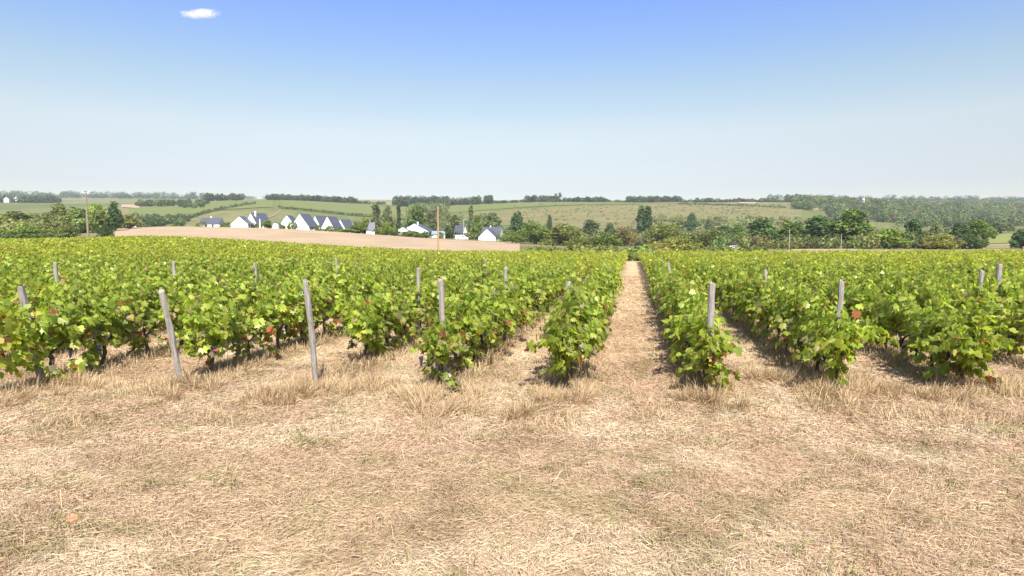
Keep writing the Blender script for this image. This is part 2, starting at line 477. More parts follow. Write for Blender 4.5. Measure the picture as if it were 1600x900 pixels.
patch('dirt_strip', M['tan'], [1236, 1290, 1345], [170, 168, 172], [205, 208, 205], .1)

patch('farm_track', M['tan'], [415, 432, 442], [690, 735, 800], [697, 743, 812], .8, 40, 4)
patch('farm_track', M['tan'], [520, 560, 590], [820, 815, 812], [826, 821, 818], .9, 40, 4)
patch('hillside_vineyard', M['vinefield'], [330, 380, 430], [800, 820, 860], [1060, 1090, 1110], .7)
# ------------------------------------------------------------------ grape vine plants
GL = np.array([(0, 0), (0, 1.0),                      # midrib base, tip
               (-.18, -.10), (-.46, -.02), (-.56, .26), (-.40, .40), (-.50, .68), (-.22, .66),
               (.18, -.10), (.46, -.02), (.56, .26), (.40, .40), (.50, .68), (.22, .66)], float)
GLZ = -.22 * np.abs(GL[:, 0]) - .22 * GL[:, 1] ** 2 + .06 * np.sin(GL[:, 0] * 9)
GF = [np.array([[0, 1, 7, 6, 5, 4, 3, 2]]), np.array([[0, 8, 9, 10, 11, 12, 13, 1]])]
SLF = np.array([(0, 0), (-.5, .3), (-.32, .75), (0, 1.0), (.32, .75), (.5, .3)], float)
def place_leaves(P, N, T, S, tmpl, tz, faces, curl=None):
    """P position, N normal, T tip direction, S size"""
    N = N / np.linalg.norm(N, axis=1, keepdims=True)
    T = T - N * (T * N).sum(1, keepdims=True); T = T / (np.linalg.norm(T, axis=1, keepdims=True) + 1e-9)
    B = np.cross(T, N)
    n, k = len(P), len(tmpl)
    V = P[:, None] + S[:, None, None] * (B[:, None] * tmpl[None, :, :1] + T[:, None] * tmpl[None, :, 1:2] + N[:, None] * (tz[None, :, None] * (1 if curl is None else curl[:, None, None])))
    off = (np.arange(n) * k)[:, None, None]
    return V.reshape(-1, 3), [(f[None] + off).reshape(-1, f.shape[1]) for f in faces]
def leaf_colours(P, n, rng, hi=1.75, weather=1.0):
    g = np.array([[.32, .39, .055], [.38, .435, .068], [.21, .285, .045], [.44, .47, .10], [.34, .405, .06]])
    c = g[rng.integers(0, 5, n)] * rng.uniform(.72, 1.25, (n, 1))
    low = np.clip((1.15 - P[:, 2]) / .7, 0, 1)
    r = rng.random(n)
    dry = r < (.012 + .075 * low) * weather
    c[dry] = np.array([.42, .33, .20]) * rng.uniform(.6, 1.15, (dry.sum(), 1))
    red = (r > .988 - .028 * low * weather)
    c[red] = np.array([.36, .12, .06]) * rng.uniform(.7, 1.3, (red.sum(), 1))
    yel = (r > .5) & (r < .53 + .03 * low)
    c[yel] = np.array([.34, .30, .06]) * rng.uniform(.8, 1.15, (yel.sum(), 1))
    return c
def vine_shape(rng, ncane=24, height=1.62, half=.56, spread=.12, step=.066, drop=.38, low=False, low_z=.24):
    """canes of one plant, local x along the row; returns cane paths and leaf anchor points"""
    canes, pts, out = [], [], []
    spurs = np.linspace(-half, half, 7) + rng.normal(0, .05, 7)
    spurs = spurs[rng.random(7) < .88]
    for i in range(ncane):
        x = spurs[int(rng.integers(0, len(spurs)))] + rng.normal(0, .05); y = rng.normal(0, .04); z = rng.uniform(.42, .66)
        side = 1 if rng.random() < .5 else -1
        droop = rng.random() < drop
        L = rng.uniform(.65, 1.12) * height / 1.62
        if not droop and rng.random() < .16: L *= 1.25
        if low: L *= rng.uniform(.5, .9)
        dx = rng.normal(0, .20); dy = side * abs(rng.normal(spread * .55, .10)); dz = 1.0
        v = np.array([dx, dy, dz]); v /= np.linalg.norm(v)
        p = np.array([x, y, z]); path = [p.copy()]
        n = int(L / step)
        for s in range(n):
            f = s / n
            if droop: v = v + np.array([0, side * .02, -.26 * (f > .18)])
            else: v = v + rng.normal(0, .05, 3) + np.array([0, -.02 * side * (f > .4), .02])
            v /= np.linalg.norm(v)
            p = p + v * step
            if p[2] < low_z: break
            path.append(p.copy())
            for q in range(1 if f > .85 else 2):
                o = rng.normal(0, 1, 3); o[2] = abs(o[2]) * .4; o /= np.linalg.norm(o)
                pts.append(p + o * rng.uniform(.04, .11)); out.append((side, f))
        canes.append(path)
    # short watershoots low on the stem
    for i in range(int(rng.integers(4, 8))):
        p = np.array([rng.uniform(-.3, .3), rng.normal(0, .04), rng.uniform(.28, .5)]); a = rng.uniform(0, 6.28)
        v = np.array([math.cos(a) * .8, math.sin(a), rng.uniform(.0, .7)]); v /= np.linalg.norm(v); path = [p.copy()]
        for s in range(int(rng.integers(4, 8))):
            v = v + np.array([0, 0, -.16]); v /= np.linalg.norm(v); p = p + v * .07
            if p[2] < .1: break
            path.append(p.copy())
            for q in range(2):
                o = rng.normal(0, 1, 3); o /= np.linalg.norm(o); pts.append(p + o * rng.uniform(.03, .09)); out.append((1, .3))
        if len(path) > 1: canes.append(path)
    return canes, np.array(pts), out
def vine_foliage(name, rng, size=.096, weather=1.0, **kw):
    canes, P, out = vine_shape(rng, **kw)
    n = len(P)
    outward = np.stack([rng.normal(0, .3, n), np.sign(P[:, 1] + rng.normal(0, .05, n)) * 1.0, np.zeros(n)], 1)
    N = outward * rng.uniform(.3, 1.1, (n, 1)) + np.array([0, 0, 1]) * rng.uniform(.2, 1.0, (n, 1)) + rng.normal(0, .35, (n, 3))
    T = outward * .5 + np.array([0, 0, -1.0]) + rng.normal(0, .5, (n, 3))
    S = size * rng.uniform(.65, 1.3, n) * np.clip(1.65 - .45 * P[:, 2], .65, 1.25)
    V, F = place_leaves(P, N, T, S, GL, GLZ, GF, rng.normal(1.0, .9, n))
    c = np.repeat(leaf_colours(P, n, rng, weather=weather), len(GL), 0)
    me = np_mesh(name, V, F, c)
    me.materials.append(M['vine'])
    mb = MB()
    for path in canes[::1]:
        pp = path[::3] if len(path) > 4 else path
        if len(pp) > 1: mb.tube(pp, np.linspace(.006, .003, len(pp)), 4, 0, False)
    cm = mb.mesh('canes'); cm.materials.append(M['cane'])
    return me, cm
def vine_trunk(rng):
    mb = MB()
    top = Vector((rng.normal(0, .05), rng.normal(0, .03), .50))
    n = 7; path = []
    for i in range(n):
        f = i / (n - 1)
        path.append(Vector((top.x * f + rng.normal(0, .014), top.y * f + rng.normal(0, .014), -.06 + (.56) * f)))
    mb.tube(path, [.048, .040, .034, .033, .036, .040, .034], 8, .35)
    for s in (-1, 1):
        a = [path[-1] + Vector((0, 0, -.03))]
        for i in range(1, 5):
            a.append(Vector((top.x + s * .12 * i, top.y + rng.normal(0, .012), .52 + .05 * min(i, 2) + rng.normal(0, .01))))
        mb.tube(a, [.028, .022, .019, .016, .011], 6, .3)
    me = mb.mesh('trunk', True); me.materials.append(M['bark_vine'])
    return me
ICO = None
def grape_mesh(rng):
    """one hanging bunch: berries packed in a tapering cone"""
    import bmesh
    bm = bmesh.new()
    for i in range(34):
        f = i / 33; r = .036 * (1 - f * .8) * rng.uniform(.5, 1); t = i * 2.4
        mt = Matrix.Translation((r * math.cos(t), r * math.sin(t), -.15 * f))
        bmesh.ops.create_icosphere(bm, subdivisions=1, radius=.014, matrix=mt)
    me = bpy.data.meshes.new('grape_cluster'); bm.to_mesh(me); bm.free()
    me.polygons.foreach_set('use_smooth', np.ones(len(me.polygons), bool))
    me.materials.append(M['grape'])
    return me
rv = np.random.default_rng(21)
FOL = [vine_foliage('foliage', rv, ncane=int(rv.integers(17, 24)), low_z=rv.uniform(.2, .4), height=rv.uniform(1.55, 1.85), weather=rv.uniform(.4, 2.2)) for _ in range(14)]
FOL_SPARSE = [vine_foliage('foliage', rv, ncane=15, height=1.45, weather=3.0) for _ in range(3)]
FOL_LOW = [vine_foliage('foliage', rv, ncane=26, height=1.35, half=.36, spread=.30, drop=.58, weather=1.4, low_z=.14) for _ in range(4)]
FOL_END = [vine_foliage('foliage', rv, ncane=22, height=.95, half=.34, spread=.34, drop=.7, weather=2.0, low_z=.14) for _ in range(3)]
FOL_TRAIL = vine_foliage('foliage', rv, ncane=40, height=1.5, half=.6, spread=.40, drop=.62, weather=1.2, low_z=.08)
TRK = [vine_trunk(rv) for _ in range(7)]
GRP = [grape_mesh(rv) for _ in range(3)]

ORD = ['first', 'second', 'third', 'fourth', 'fifth', 'sixth', 'seventh', 'eighth', 'ninth', 'tenth', 'eleventh', 'twelfth',
       'thirteenth', 'fourteenth', 'fifteenth', 'sixteenth', 'seventeenth', 'eighteenth', 'nineteenth', 'twentieth',
       'twenty-first', 'twenty-second', 'twenty-third', 'twenty-fourth', 'twenty-fifth', 'twenty-sixth', 'twenty-seventh', 'twenty-eighth',
       'twenty-ninth', 'thirtieth', 'thirty-first', 'thirty-second', 'thirty-third', 'thirty-fourth', 'thirty-fifth']
ROWNAME = {-4: 'row of the leftmost leaning post', -3: 'row of the second leaning post', -2: 'row of the tall thin post',
           -1: 'second row left of the central path', 0: 'first row left of the central path',
           1: 'first row right of the central path', 2: 'second row right of the central path', 3: 'third row right of the central path',
           4: 'fourth row right of the central path', 5: 'fifth row right of the central path', 6: 'sixth row right of the central path',
           7: 'seventh row right of the central path', 8: 'eighth row right of the central path'}
def rowname(k):
    if k in ROWNAME: return ROWNAME[k]
    return ORD[-5 - k] + ' row left of the leftmost leaning post'
spots = []
for k in ROWK:
    Y = ROW_START.get(k, 10.0 + rv.uniform(0, .6))
    i = 0
    while Y < 130:
        x = row_x(k, Y); px = pxof(x, Y)
        if Y > vine_end(px) : break
        if -560 < px < 2160: spots.append((Y, k, i, x, px))
        Y += 1.03 * rv.uniform(.93, 1.07); i += 1
seen = sorted([s for s in spots if -15 < s[4] < 1615])
NEAR = set((s[1], s[2]) for s in seen[:300])
lastY = seen[299][0]
count = {}
for Y, k, i, x, px in sorted(spots, key=lambda s: (s[1], s[0])):
    if (k, i) not in NEAR: continue
    j = count.get(k, 0); count[k] = j + 1
    first = (i == 0)
    t = empty('grapevine', (x, Y, gz(x, Y)), ROWANG + (math.pi if rv.random() < .5 else 0) + rv.normal(0, .03))
    low = first and k in (-4, -1, 0, 1, 2, 3)
    fm = FOL_LOW[int(rv.integers(0, len(FOL_LOW)))] if low else (FOL_SPARSE[int(rv.integers(0, 3))] if rv.random() < .10 else FOL[int(rv.integers(0, len(FOL)))])
    if k in (-4, -3, -2) and j in (1, 2, 3, 4) and rv.random() < .5: fm = FOL_SPARSE[int(rv.integers(0, 3))]
    if first and k == 3: fm = FOL_TRAIL
    if first and k in (-1, 1, -4): fm = FOL_END[k % 3]
    sc = rv.uniform(.93, 1.07)
    t.scale = (sc * (1 if rv.random() < .5 else -1), sc, sc * rv.uniform(.95, 1.04))
    link('trunk', TRK[int(rv.integers(0, 7))], None, t)
    link('shoots', fm[1], None, t)
    link('foliage', fm[0], None, t)
    if j < 3 and Y < 16:
        for q in range(int(rv.integers(1, 4))):
            g = link('grape_cluster', GRP[q % 3], None, t)
            g.location = (rv.uniform(-.4, .4), rv.choice([-1, 1]) * rv.uniform(.08, .22), rv.uniform(.5, .66))
            g['label'] = 'dark purple bunch of grapes hanging low'
    if first and k == 0: lab = 'low bushy end vine with no post, first row left of the central path'
    elif first and k == 1: lab = 'low end vine around the grey post right of the central path'
    elif first and k == 2: lab = 'end vine wrapping the foot of the ragged post right of centre'
    elif first and k == 3: lab = 'broad end vine trailing to the grass near the right edge'
    elif first and k == -1: lab = 'small low end vine beside the straight post left of centre'
    elif first and k == -4: lab = 'low grape-bearing end vine in the bottom left corner of the vineyard'
    else: lab = 'grapevine, %s from the front, %s' % (ORD[j], rowname(k))
    tag(t, lab, 'grapevine', 'grapevines planted in rows')
# ---- everything farther back in the vineyard: too many to count
def far_vines():
    rng = np.random.default_rng(5)
    rest = np.array([(s[3], s[0]) for s in spots if (s[1], s[2]) not in NEAR])
    VV, FF, CC = [], [], []; off = 0
    rd = np.array([math.cos(ROWANG), math.sin(ROWANG)]); rn = np.array([-rd[1], rd[0]])
    for lo, hi, nl, size in ((0, 45, 210, .125), (45, 75, 120, .17), (75, 140, 75, .22)):
        q = rest[(rest[:, 1] >= lo) & (rest[:, 1] < hi)]
        if not len(q): continue
        n = len(q) * nl
        C = np.repeat(q, nl, 0)
        vh = np.repeat(rng.uniform(1.42, 1.78, len(q)), nl)
        al = rng.uniform(-.56, .56, n); h = rng.beta(1.9, 1.5, n)
        wid = .26 * np.sin(np.clip(h, .08, .92) * math.pi) ** .6 + .04
        ac = np.clip(rng.normal(0, .62, n), -1.1, 1.1) * wid
        z = .32 + h * (vh - .32) + rng.normal(0, .05, n)
        P2 = C + al[:, None] * rd + ac[:, None] * rn
        P = np.stack([P2[:, 0], P2[:, 1], z], 1)
        col = leaf_colours(P, n, rng, weather=.7) * np.array([1.02, .94, .82])
        # plants differ a little in vigour
        col = col * np.repeat(rng.uniform(.88, 1.14, (len(q), 1)), nl, 0)
        P[:, 2] += ground(P2[:, 0], P2[:, 1])
        sg = np.sign(ac)[:, None] * np.append(rn, 0)[None]
        N = sg * rng.uniform(.2, 1, (n, 1)) + np.array([0, 0, 1]) * rng.uniform(.25, 1, (n, 1)) + rng.normal(0, .4, (n, 3))
        T = sg * .4 + np.array([0, 0, -1.]) + rng.normal(0, .5, (n, 3))
        V, F = place_leaves(P, N, T, size * rng.uniform(.65, 1.25, n), SLF, -.2 * SLF[:, 1] ** 2, [np.array([[0, 5, 4, 3, 2, 1]])])
        VV.append(V); FF.append(F[0] + off); CC.append(np.repeat(col, len(SLF), 0)); off += len(V)
    me = np_mesh('vineyard_rows', np.concatenate(VV), FF, np.concatenate(CC))
    tag(link('vineyard_rows', me, M['vine']), 'green vine rows running back to the crest behind the nearer vines', 'vineyard', kind='stuff')
    # their stems, one slim wedge each, near enough to be glimpsed
    q = rest[rest[:, 1] < 60]
    n = len(q); zz = ground(q[:, 0], q[:, 1])
    r = .035; base = np.array([(-r, -r, -.03), (r, -r, -.03), (r, r, -.03), (-r, r, -.03), (-r*.7, -r*.7, .6), (r*.7, -r*.7, .6), (r*.7, r*.7, .6), (-r*.7, r*.7, .6)])
    V = (np.stack([q[:, 0], q[:, 1], zz], 1)[:, None] + base[None]).reshape(-1, 3)
    f = np.array([(0,1,5,4),(1,2,6,5),(2,3,7,6),(3,0,4,7)])
    F = (f[None] + (np.arange(n) * 8)[:, None, None]).reshape(-1, 4)
    tag(link('vineyard_stems', np_mesh('vineyard_stems', V, [F]), M['bark_vine']), 'dark stems under the farther vine rows', 'vine stems', kind='stuff')
far_vines()

# ------------------------------------------------------------------ trellis posts
def post_mesh(h, r, rag=False):
    mb = MB(); n = 9; path = []; rad = []
    for i in range(n):
        f = i / (n - 1)
        path.append((random.gauss(0, .004) + .02 * math.sin(f * 3), random.gauss(0, .004), -.15 + f * (h + .15)))
        rad.append(r * (1.06 - .12 * f) * random.uniform(.95, 1.05))
    path.append((path[-1][0] + .004, path[-1][1], h + .022)); rad.append(r * .8)
    mb.tube(path, rad, 11, .30)
    me = mb.mesh('post')
    sx, sy = random.uniform(-.6, .6), random.uniform(-.5, .5)
    for v in me.vertices:
        if v.co.z > h - .06: v.co.z += sx * v.co.x + sy * v.co.y - random.uniform(0, .03); me.materials.append(M['post'])
    return me
def post(px, Y, h, lean, side, r, label, group='weathered wooden trellis posts'):
    """lean: degrees the top leans towards the road, side: degrees it leans to the right"""
    x = xpx(px, Y)
    o = link('trellis_post', post_mesh(h, r))
    o.location = (x, Y, gz(x, Y))
    o.rotation_euler = (math.radians(lean), math.radians(side), random.uniform(-.1, .1))
    tag(o, label, 'post', group)
    return o
post(55, 10.25, 1.74, 11, -1.0, .055, 'leftmost leaning grey post, its foot hidden by vines')
post(275, 10.2, 1.66, 10, -3.5, .047, 'second leaning grey wooden post from the left, foot in tall grass')
post(489, 10.0, 1.80, 7, -2.5, .047, 'tall thin grey post left of centre standing clear of the vines')
post(692, 10.3, 1.80, 3, -1.0, .050, 'straight grey post just left of centre with a low vine at its foot')
post(885, 11.3, 1.66, 1, 1.0, .050, 'grey post rising out of the first row left of the central path')
post(1108, 9.75, 1.76, 2, 1.0, .055, 'stout grey post at the end of the first row right of the path')
post(1303, 10.0, 1.78, 3, 2.8, .045, 'ragged grey post tilting right, end of the second row right of path')
post(1525, 13.9, 1.80, 2, 3.0, .055, 'left one of the paired grey posts near the right edge')
post(1560, 16.6, 1.84, 2, -1.0, .065, 'right one of the paired grey posts near the right edge')
def row_post(px, Y, h, label):
    k = min(ROWK, key=lambda k: abs(pxof(row_x(k, Y), Y) - px))
    x = row_x(k, Y)
    post(pxof(x, Y), Y, h, random.uniform(-1, 2), random.uniform(-1.5, 1.5), .045, label)
row_post(790, 15.1, 1.80, 'post top poking from the second row left of the central path')
row_post(652, 15.0, 1.76, 'mid-row post behind the gap between the two central-left posts')
row_post(403, 16.0, 1.80, 'short post top showing above leaves right of the second leaning post')
row_post(275, 16.2, 1.80, 'post top just above the leaves over the second leaning post')
row_post(68, 15.3, 1.82, 'post top above the leaves right of the leftmost leaning post')
row_post(560, 20.5, 1.86, 'far post top above the leaves between the tall thin post and the centre')
row_post(1240, 15.5, 1.70, 'post buried in leaves between the stout and the ragged posts')
row_post(735, 22, 1.78, 'small far post top above the leaves left of the central path')
row_post(1085, 20, 1.74, 'far post sunk in the leaves above the stout grey post')

# ------------------------------------------------------------------ dry grass
def grass():
    rng = np.random.default_rng(99)
    VV, FF, CC = [], [], []; off = 0
    def sow(y0, y1, dens, wid, lmin, lmax, flat, seg2, margin=3.2, mask=None, colf=None, upright=None):
        nonlocal off
        A = .5 * 1.75 * (y1 ** 2 - y0 ** 2) + margin * 2 * (y1 - y0)
        n = int(A * dens)
        y = np.sqrt(rng.uniform(y0 ** 2, y1 ** 2, n)); x = rng.uniform(-1, 1, n) * (.88 * y + margin)
        keep = np.ones(n, bool)
        d = lane_coord(x, y)
        if mask is not None: keep &= mask(x, y, d, rng)
        x, y, d = x[keep], y[keep], d[keep]; n = len(x)
        z = ground(x, y)
        L = (lmin + (lmax - lmin) * rng.beta(1.2, 1.7, n)) * (.6 + .9 * fbm(x * 1.3, y * 1.3, 3))
        el = np.abs(rng.normal(0, 1, n)) * (.16 if flat else .0) + (0.05 if flat else rng.uniform(.35, 1.45, n))
        # the sward lies combed in patches
        ang = rng.uniform(0, 2 * math.pi, n)
        comb = fbm(x * .7 + 5, y * .7 + 5, 3) * 14
        ang = np.where(rng.random(n) < .45, comb + rng.normal(0, .5, n), ang)
        D = np.stack([np.cos(ang) * np.cos(el), np.sin(ang) * np.cos(el), np.sin(el)], 1)
        Wd = np.stack([-np.sin(ang), np.cos(ang), np.zeros(n)], 1)
        # a blade turns its flat side partly to the sky, partly sideways
        rl = rng.uniform(-1, 1, n)[:, None]
        Up = np.cross(D, Wd); Wd = Wd * np.cos(rl) + Up * np.sin(rl)
        P = np.stack([x, y, z - .005 + (rng.uniform(0, .035, n) if flat else 0)], 1)
        w = wid * rng.uniform(.6, 1.4, n)[:, None]; L = L[:, None]
        c = near_colour(x, y) if colf is None else colf(x, y, n, rng)
        c = c * rng.uniform(.72, 1.28, (n, 1)) * np.array([1, 1, 1]) + rng.normal(0, .018, (n, 1)) * np.array([.6, 1, .9])
        c = np.clip(c, .02, .85)
        gpick = rng.random(n) < .035
        if colf is None: c[gpick] = np.array([.20, .24, .07]) * rng.uniform(.7, 1.3, (gpick.sum(), 1))
        if seg2:
            droop = np.array([0, 0, -1.]) * rng.uniform(.05, .45, (n, 1)) * L
            V = np.stack([P - Wd * w / 2, P + Wd * w / 2, P + D * L * .55 + Wd * w * .4, P + D * L * .55 - Wd * w * .4, P + D * L + droop], 1)
            F4 = np.array([[0, 1, 2, 3]]); F3 = np.array([[3, 2, 4]]); k = 5
        else:
            V = np.stack([P - Wd * w / 2, P + Wd * w / 2, P + D * L], 1); F4 = None; F3 = np.array([[0, 1, 2]]); k = 3
        o = (np.arange(n) * k)[:, None, None]
        if F4 is not None: FF.append((F4[None] + o).reshape(-1, 4) + off)
        FF.append((F3[None] + o).reshape(-1, 3) + off)
        VV.append(V.reshape(-1, 3)); CC.append(np.repeat(c, k, 0)); off += n * k
    # matted, mown straw in front
    sow(3.0, 7.0, 4300, .0048, .03, .15, True, True)
    sow(7.0, 12.0, 2500, .0070, .04, .17, True, True)
    # short upright blades
    sow(3.0, 7.0, 1200, .005, .025, .08, False, True)
    sow(7.0, 12.5, 800, .007, .04, .12, False, True)
    # the lanes and the strips under the vines
    sow(12.0, 22, 520, .014, .06, .17, True, False)
    sow(22, 45, 150, .026, .08, .2, True, False)
    sow(12.5, 24, 240, .011, .06, .16, False, False)
    # tall uncut grass along the row ends and under the vines
    tall = lambda x, y, d, r: ((d < .48) & (y > 9.4) & (r.random(len(x)) < .35 + .6 * fbm(x * 1.4, y * 1.4, 2))) | ((y > 7.6 + .8 * vnoise(x * .7, x * 0)) & (y < 10.6) & (fbm(x * 1.5 + 2, y * 1.7 + 7, 3) > .60))
    gold = lambda x, y, n, r: np.array([.40, .285, .16]) + r.uniform(0, 1, (n, 1)) * np.array([.16, .125, .085])
    sow(7.6, 13.5, 700, .0075, .10, .36, False, True, mask=tall, colf=gold)
    sow(7.6, 13.5, 500, .0075, .12, .30, True, True, mask=tall, colf=gold)
    sow(9.9, 26, 560, .010, .10, .40, False, True, mask=lambda x, y, d, r: (d < .36), colf=lambda x, y, n, r: gold(x, y, n, r) * .8)
    # lone seed stalks and splayed tufts at the row ends
    sow(3.4, 10.5, 26, .0045, .14, .34, False, True, colf=gold)
    tc = [(xpx(p, Y) + rng.normal(0, .25), Y + rng.normal(0, .2)) for p, Y, m in ((470, 9.6, 14), (560, 9.9, 9), (440, 9.2, 10), (290, 9.9, 9), (250, 9.6, 6), (650, 9.0, 5), (880, 9.0, 6), (905, 9.3, 6), (1110, 9.0, 7), (1210, 10.4, 7), (1320, 9.4, 10), (1400, 9.5, 12), (1560, 9.8, 14), (120, 10, 9), (30, 9, 6), (700, 9.4, 6), (1500, 9.3, 6), (820, 8.4, 4)) for _ in range(m)]
    tcx = np.array(tc)
    def tuft(x, y, d, r):
        out = np.zeros(len(x), bool)
        for a, b in tcx: out |= (x - a) ** 2 + (y - b) ** 2 < .085 ** 2
        return out
    sow(8.0, 11.2, 5200, .0065, .16, .46, False, True, colf=gold, mask=tuft)
    # brown thatch and dead tufts breaking up the straw
    bcol = lambda x, y, n, r: np.array([.22, .15, .085]) + r.uniform(0, 1, (n, 1)) * np.array([.14, .10, .06])
    sow(3.2, 12.0, 900, .007, .04, .13, False, True, colf=bcol, mask=lambda x, y, d, r: fbm(x * 2.2 + 61, y * 3.0 + 17, 4) > .635)
    # tufts still green
    gcol = lambda x, y, n, r: np.array([.18, .19, .06]) + r.uniform(0, 1, (n, 1)) * np.array([.13, .10, .05])
    sow(3.2, 12.5, 900, .0075, .05, .16, False, True, colf=gcol,
        mask=lambda x, y, d, r: fbm(x * 2.6 + 31, y * 3.4 + 77, 3) > .665)
    sow(9.3, 24, 260, .010, .08, .26, False, True, colf=gcol, mask=lambda x, y, d, r: (d < .38) & (fbm(x * .6 + 3, y * .6, 3) > .5))
    me = np_mesh('dry_grass', np.concatenate(VV), FF, np.concatenate(CC))
    tag(link('dry_grass', me, M['straw']), 'dry straw-coloured grass covering the verge and the lanes', 'grass', kind='stuff')
grass()
def litter():
    x, y = xpx(80, 5.1), 5.12
    P = np.array([[x, y, gz(x, y) + .035]])
    V, F = place_leaves(P, np.array([[.1, -.5, 1.]]), np.array([[1., .2, 0]]), np.array([.10]), GL, GLZ, GF)
    V = np.concatenate([V, V - np.array([0, 0, .002])])
    F2 = [f[:, ::-1] + len(GL) for f in F]
    o = link('fallen_leaf', np_mesh('fallen_leaf', V - P, F + F2), M['red']); o.location = P[0]
    tag(o, 'red dead leaf lying on the straw at lower left', 'leaf')
litter()

# ------------------------------------------------------------------ trees
def crown_mesh(name, rng, shape, base, n=2800, leaf=.44):
    """leaf clumps gathered into uneven boughs; unit tree 10 m high"""
    lobes = []
    if shape == 'round':
        for i in range(19):
            a = rng.uniform(0, 6.28); r = rng.uniform(.6, 2.7); z = rng.uniform(1.2, 8.2)
            r *= 1 - max(z - 4.6, 0) / 5.5
            lobes.append((r * math.cos(a), r * math.sin(a), z, rng.uniform(1.0, 1.75)))
        lobes.append((0, 0, 8.5, 1.35)); lobes.append((0, 0, 5.5, 2.2))
    elif shape == 'tall':
        for i in range(20):
            z = .9 + 8.0 * i / 19; r = .5 * (1 - abs(z - 4.5) / 7)
            lobes.append((rng.normal(0, r * .6), rng.normal(0, r * .6), z, rng.uniform(.75, 1.1) * (1.15 - z * .055)))
    else:                                                       # bush: broad, leaves to the ground
        for i in range(16):
            a = rng.uniform(0, 6.28); r = rng.uniform(0, 4.2); z = rng.uniform(1.2, 7.2) * (1 - (r / 6.5) ** 2)
            lobes.append((r * math.cos(a), r * math.sin(a), z, rng.uniform(1.5, 2.3)))
    lobes = np.array(lobes); w = lobes[:, 3] ** 2; pick = rng.choice(len(lobes), n, p=w / w.sum())
    d = rng.normal(0, 1, (n, 3)); d /= np.linalg.norm(d, axis=1, keepdims=True)
    rr = lobes[pick, 3] * rng.uniform(.45, 1.12, n) ** .6
    P = lobes[pick, :3] + d * rr[:, None] * np.array([1, 1, .85])
    P = P[P[:, 2] > .1]; n = len(P); d = d[:n]; pick = pick[:n]
    N = d * .8 + rng.normal(0, .5, (n, 3)) + np.array([0, 0, .35]); T = rng.normal(0, 1, (n, 3))
    V, F = place_leaves(P, N, T, leaf * rng.uniform(.6, 1.5, n), SLF, -.15 * SLF[:, 1], [np.array([[0, 5, 4, 3, 2, 1]])])
    lob_t = rng.uniform(.75, 1.3, len(lobes))[pick][:, None]
    c = np.array(base) * lob_t * rng.uniform(.7, 1.35, (n, 1)) * (1 + rng.normal(0, .06, (n, 3)))
    me = np_mesh(name, V, F, np.repeat(np.clip(c, .005, .6), len(SLF), 0))
    me.materials.append(M['tree']); return me
def trunk_mesh(rng, shape):
    mb = MB()
    hi = {'round': 6.5, 'tall': 8.2, 'bush': 3.5}[shape]; r0 = {'round': .28, 'tall': .2, 'bush': .2}[shape]
    path = [(rng.normal(0, .06 * i), rng.normal(0, .06 * i), -.4 + (hi + .4) * i / 5) for i in range(6)]
    mb.tube(path, [r0 * 1.3, r0, r0 * .85, r0 * .65, r0 * .45, r0 * .2], 8, .15)
    for i in range(6):
        a = rng.uniform(0, 6.28); z = rng.uniform(.28, .7) * hi; L = rng.uniform(1.2, 2.4) * (.5 if shape == 'tall' else 1)
        s = Vector((0, 0, z)); e = Vector((L * math.cos(a), L * math.sin(a), z + L * .7))
        mb.tube([s, (s + e) / 2 + Vector((0, 0, .15)), e], [r0 * .45, r0 * .3, r0 * .1], 6)
    me = mb.mesh('trunk', True); me.materials.append(M['bark']); return me
rt = np.random.default_rng(44)
KIND = {  # crown shape, leaf colour
 'dark': ('round', (0.054, 0.086, 0.029)), 'green': ('round', (0.101, 0.140, 0.031)), 'bright': ('round', (0.155, 0.195, 0.036)),
 'olive': ('round', (0.155, 0.153, 0.050)), 'greygreen': ('round', (0.115, 0.130, 0.060)),
 'poplar': ('tall', (0.061, 0.091, 0.029)), 'poplargrey': ('tall', (0.115, 0.130, 0.060)),
 'bush_olive': ('bush', (0.142, 0.146, 0.050)), 'bush_green': ('bush', (0.115, 0.146, 0.036)), 'bush_yellow': ('bush', (.20, .185, .055)), 'bush_dark': ('bush', (0.057, 0.081, 0.030)),
 'bush_rust': ('bush', (.19, .15, .065)), 'bush_bright': ('bush', (0.189, 0.221, 0.042)),
}
CROWN = {k: [crown_mesh('crown', rt, s, c) for _ in range(3)] for k, (s, c) in KIND.items()}
TRUNK = {s: trunk_mesh(rt, s) for s in ('round', 'tall', 'bush')}
WUNIT = {'round': 5.9, 'tall': 3.1, 'bush': 10.0}
def tree(px, Y, pytop, wpx, kind, label, group=None, name=None):
    s = KIND[kind][0]
    x = xpx(px, Y); z0 = gz(x, Y); h = max(at(px, pytop, Y)[2] - z0, 1.2)
    w = wpx / FPX * Y
    nm = name or {'round': 'broadleaf_tree', 'tall': 'poplar_tree', 'bush': 'bush'}[s]
    t = empty(nm, (x, Y, z0), rt.uniform(0, 6.28))
    t.scale = (w / WUNIT[s], w / WUNIT[s], h / (9.6 if s != 'bush' else 8.2))
    link('trunk', TRUNK[s], None, t); link('crown', CROWN[kind][int(rt.integers(0, 3))], None, t)
    tag(t, label, 'bush' if s == 'bush' else 'tree', group or ('bushes in the valley' if s == 'bush' else 'trees beyond the vineyard'))
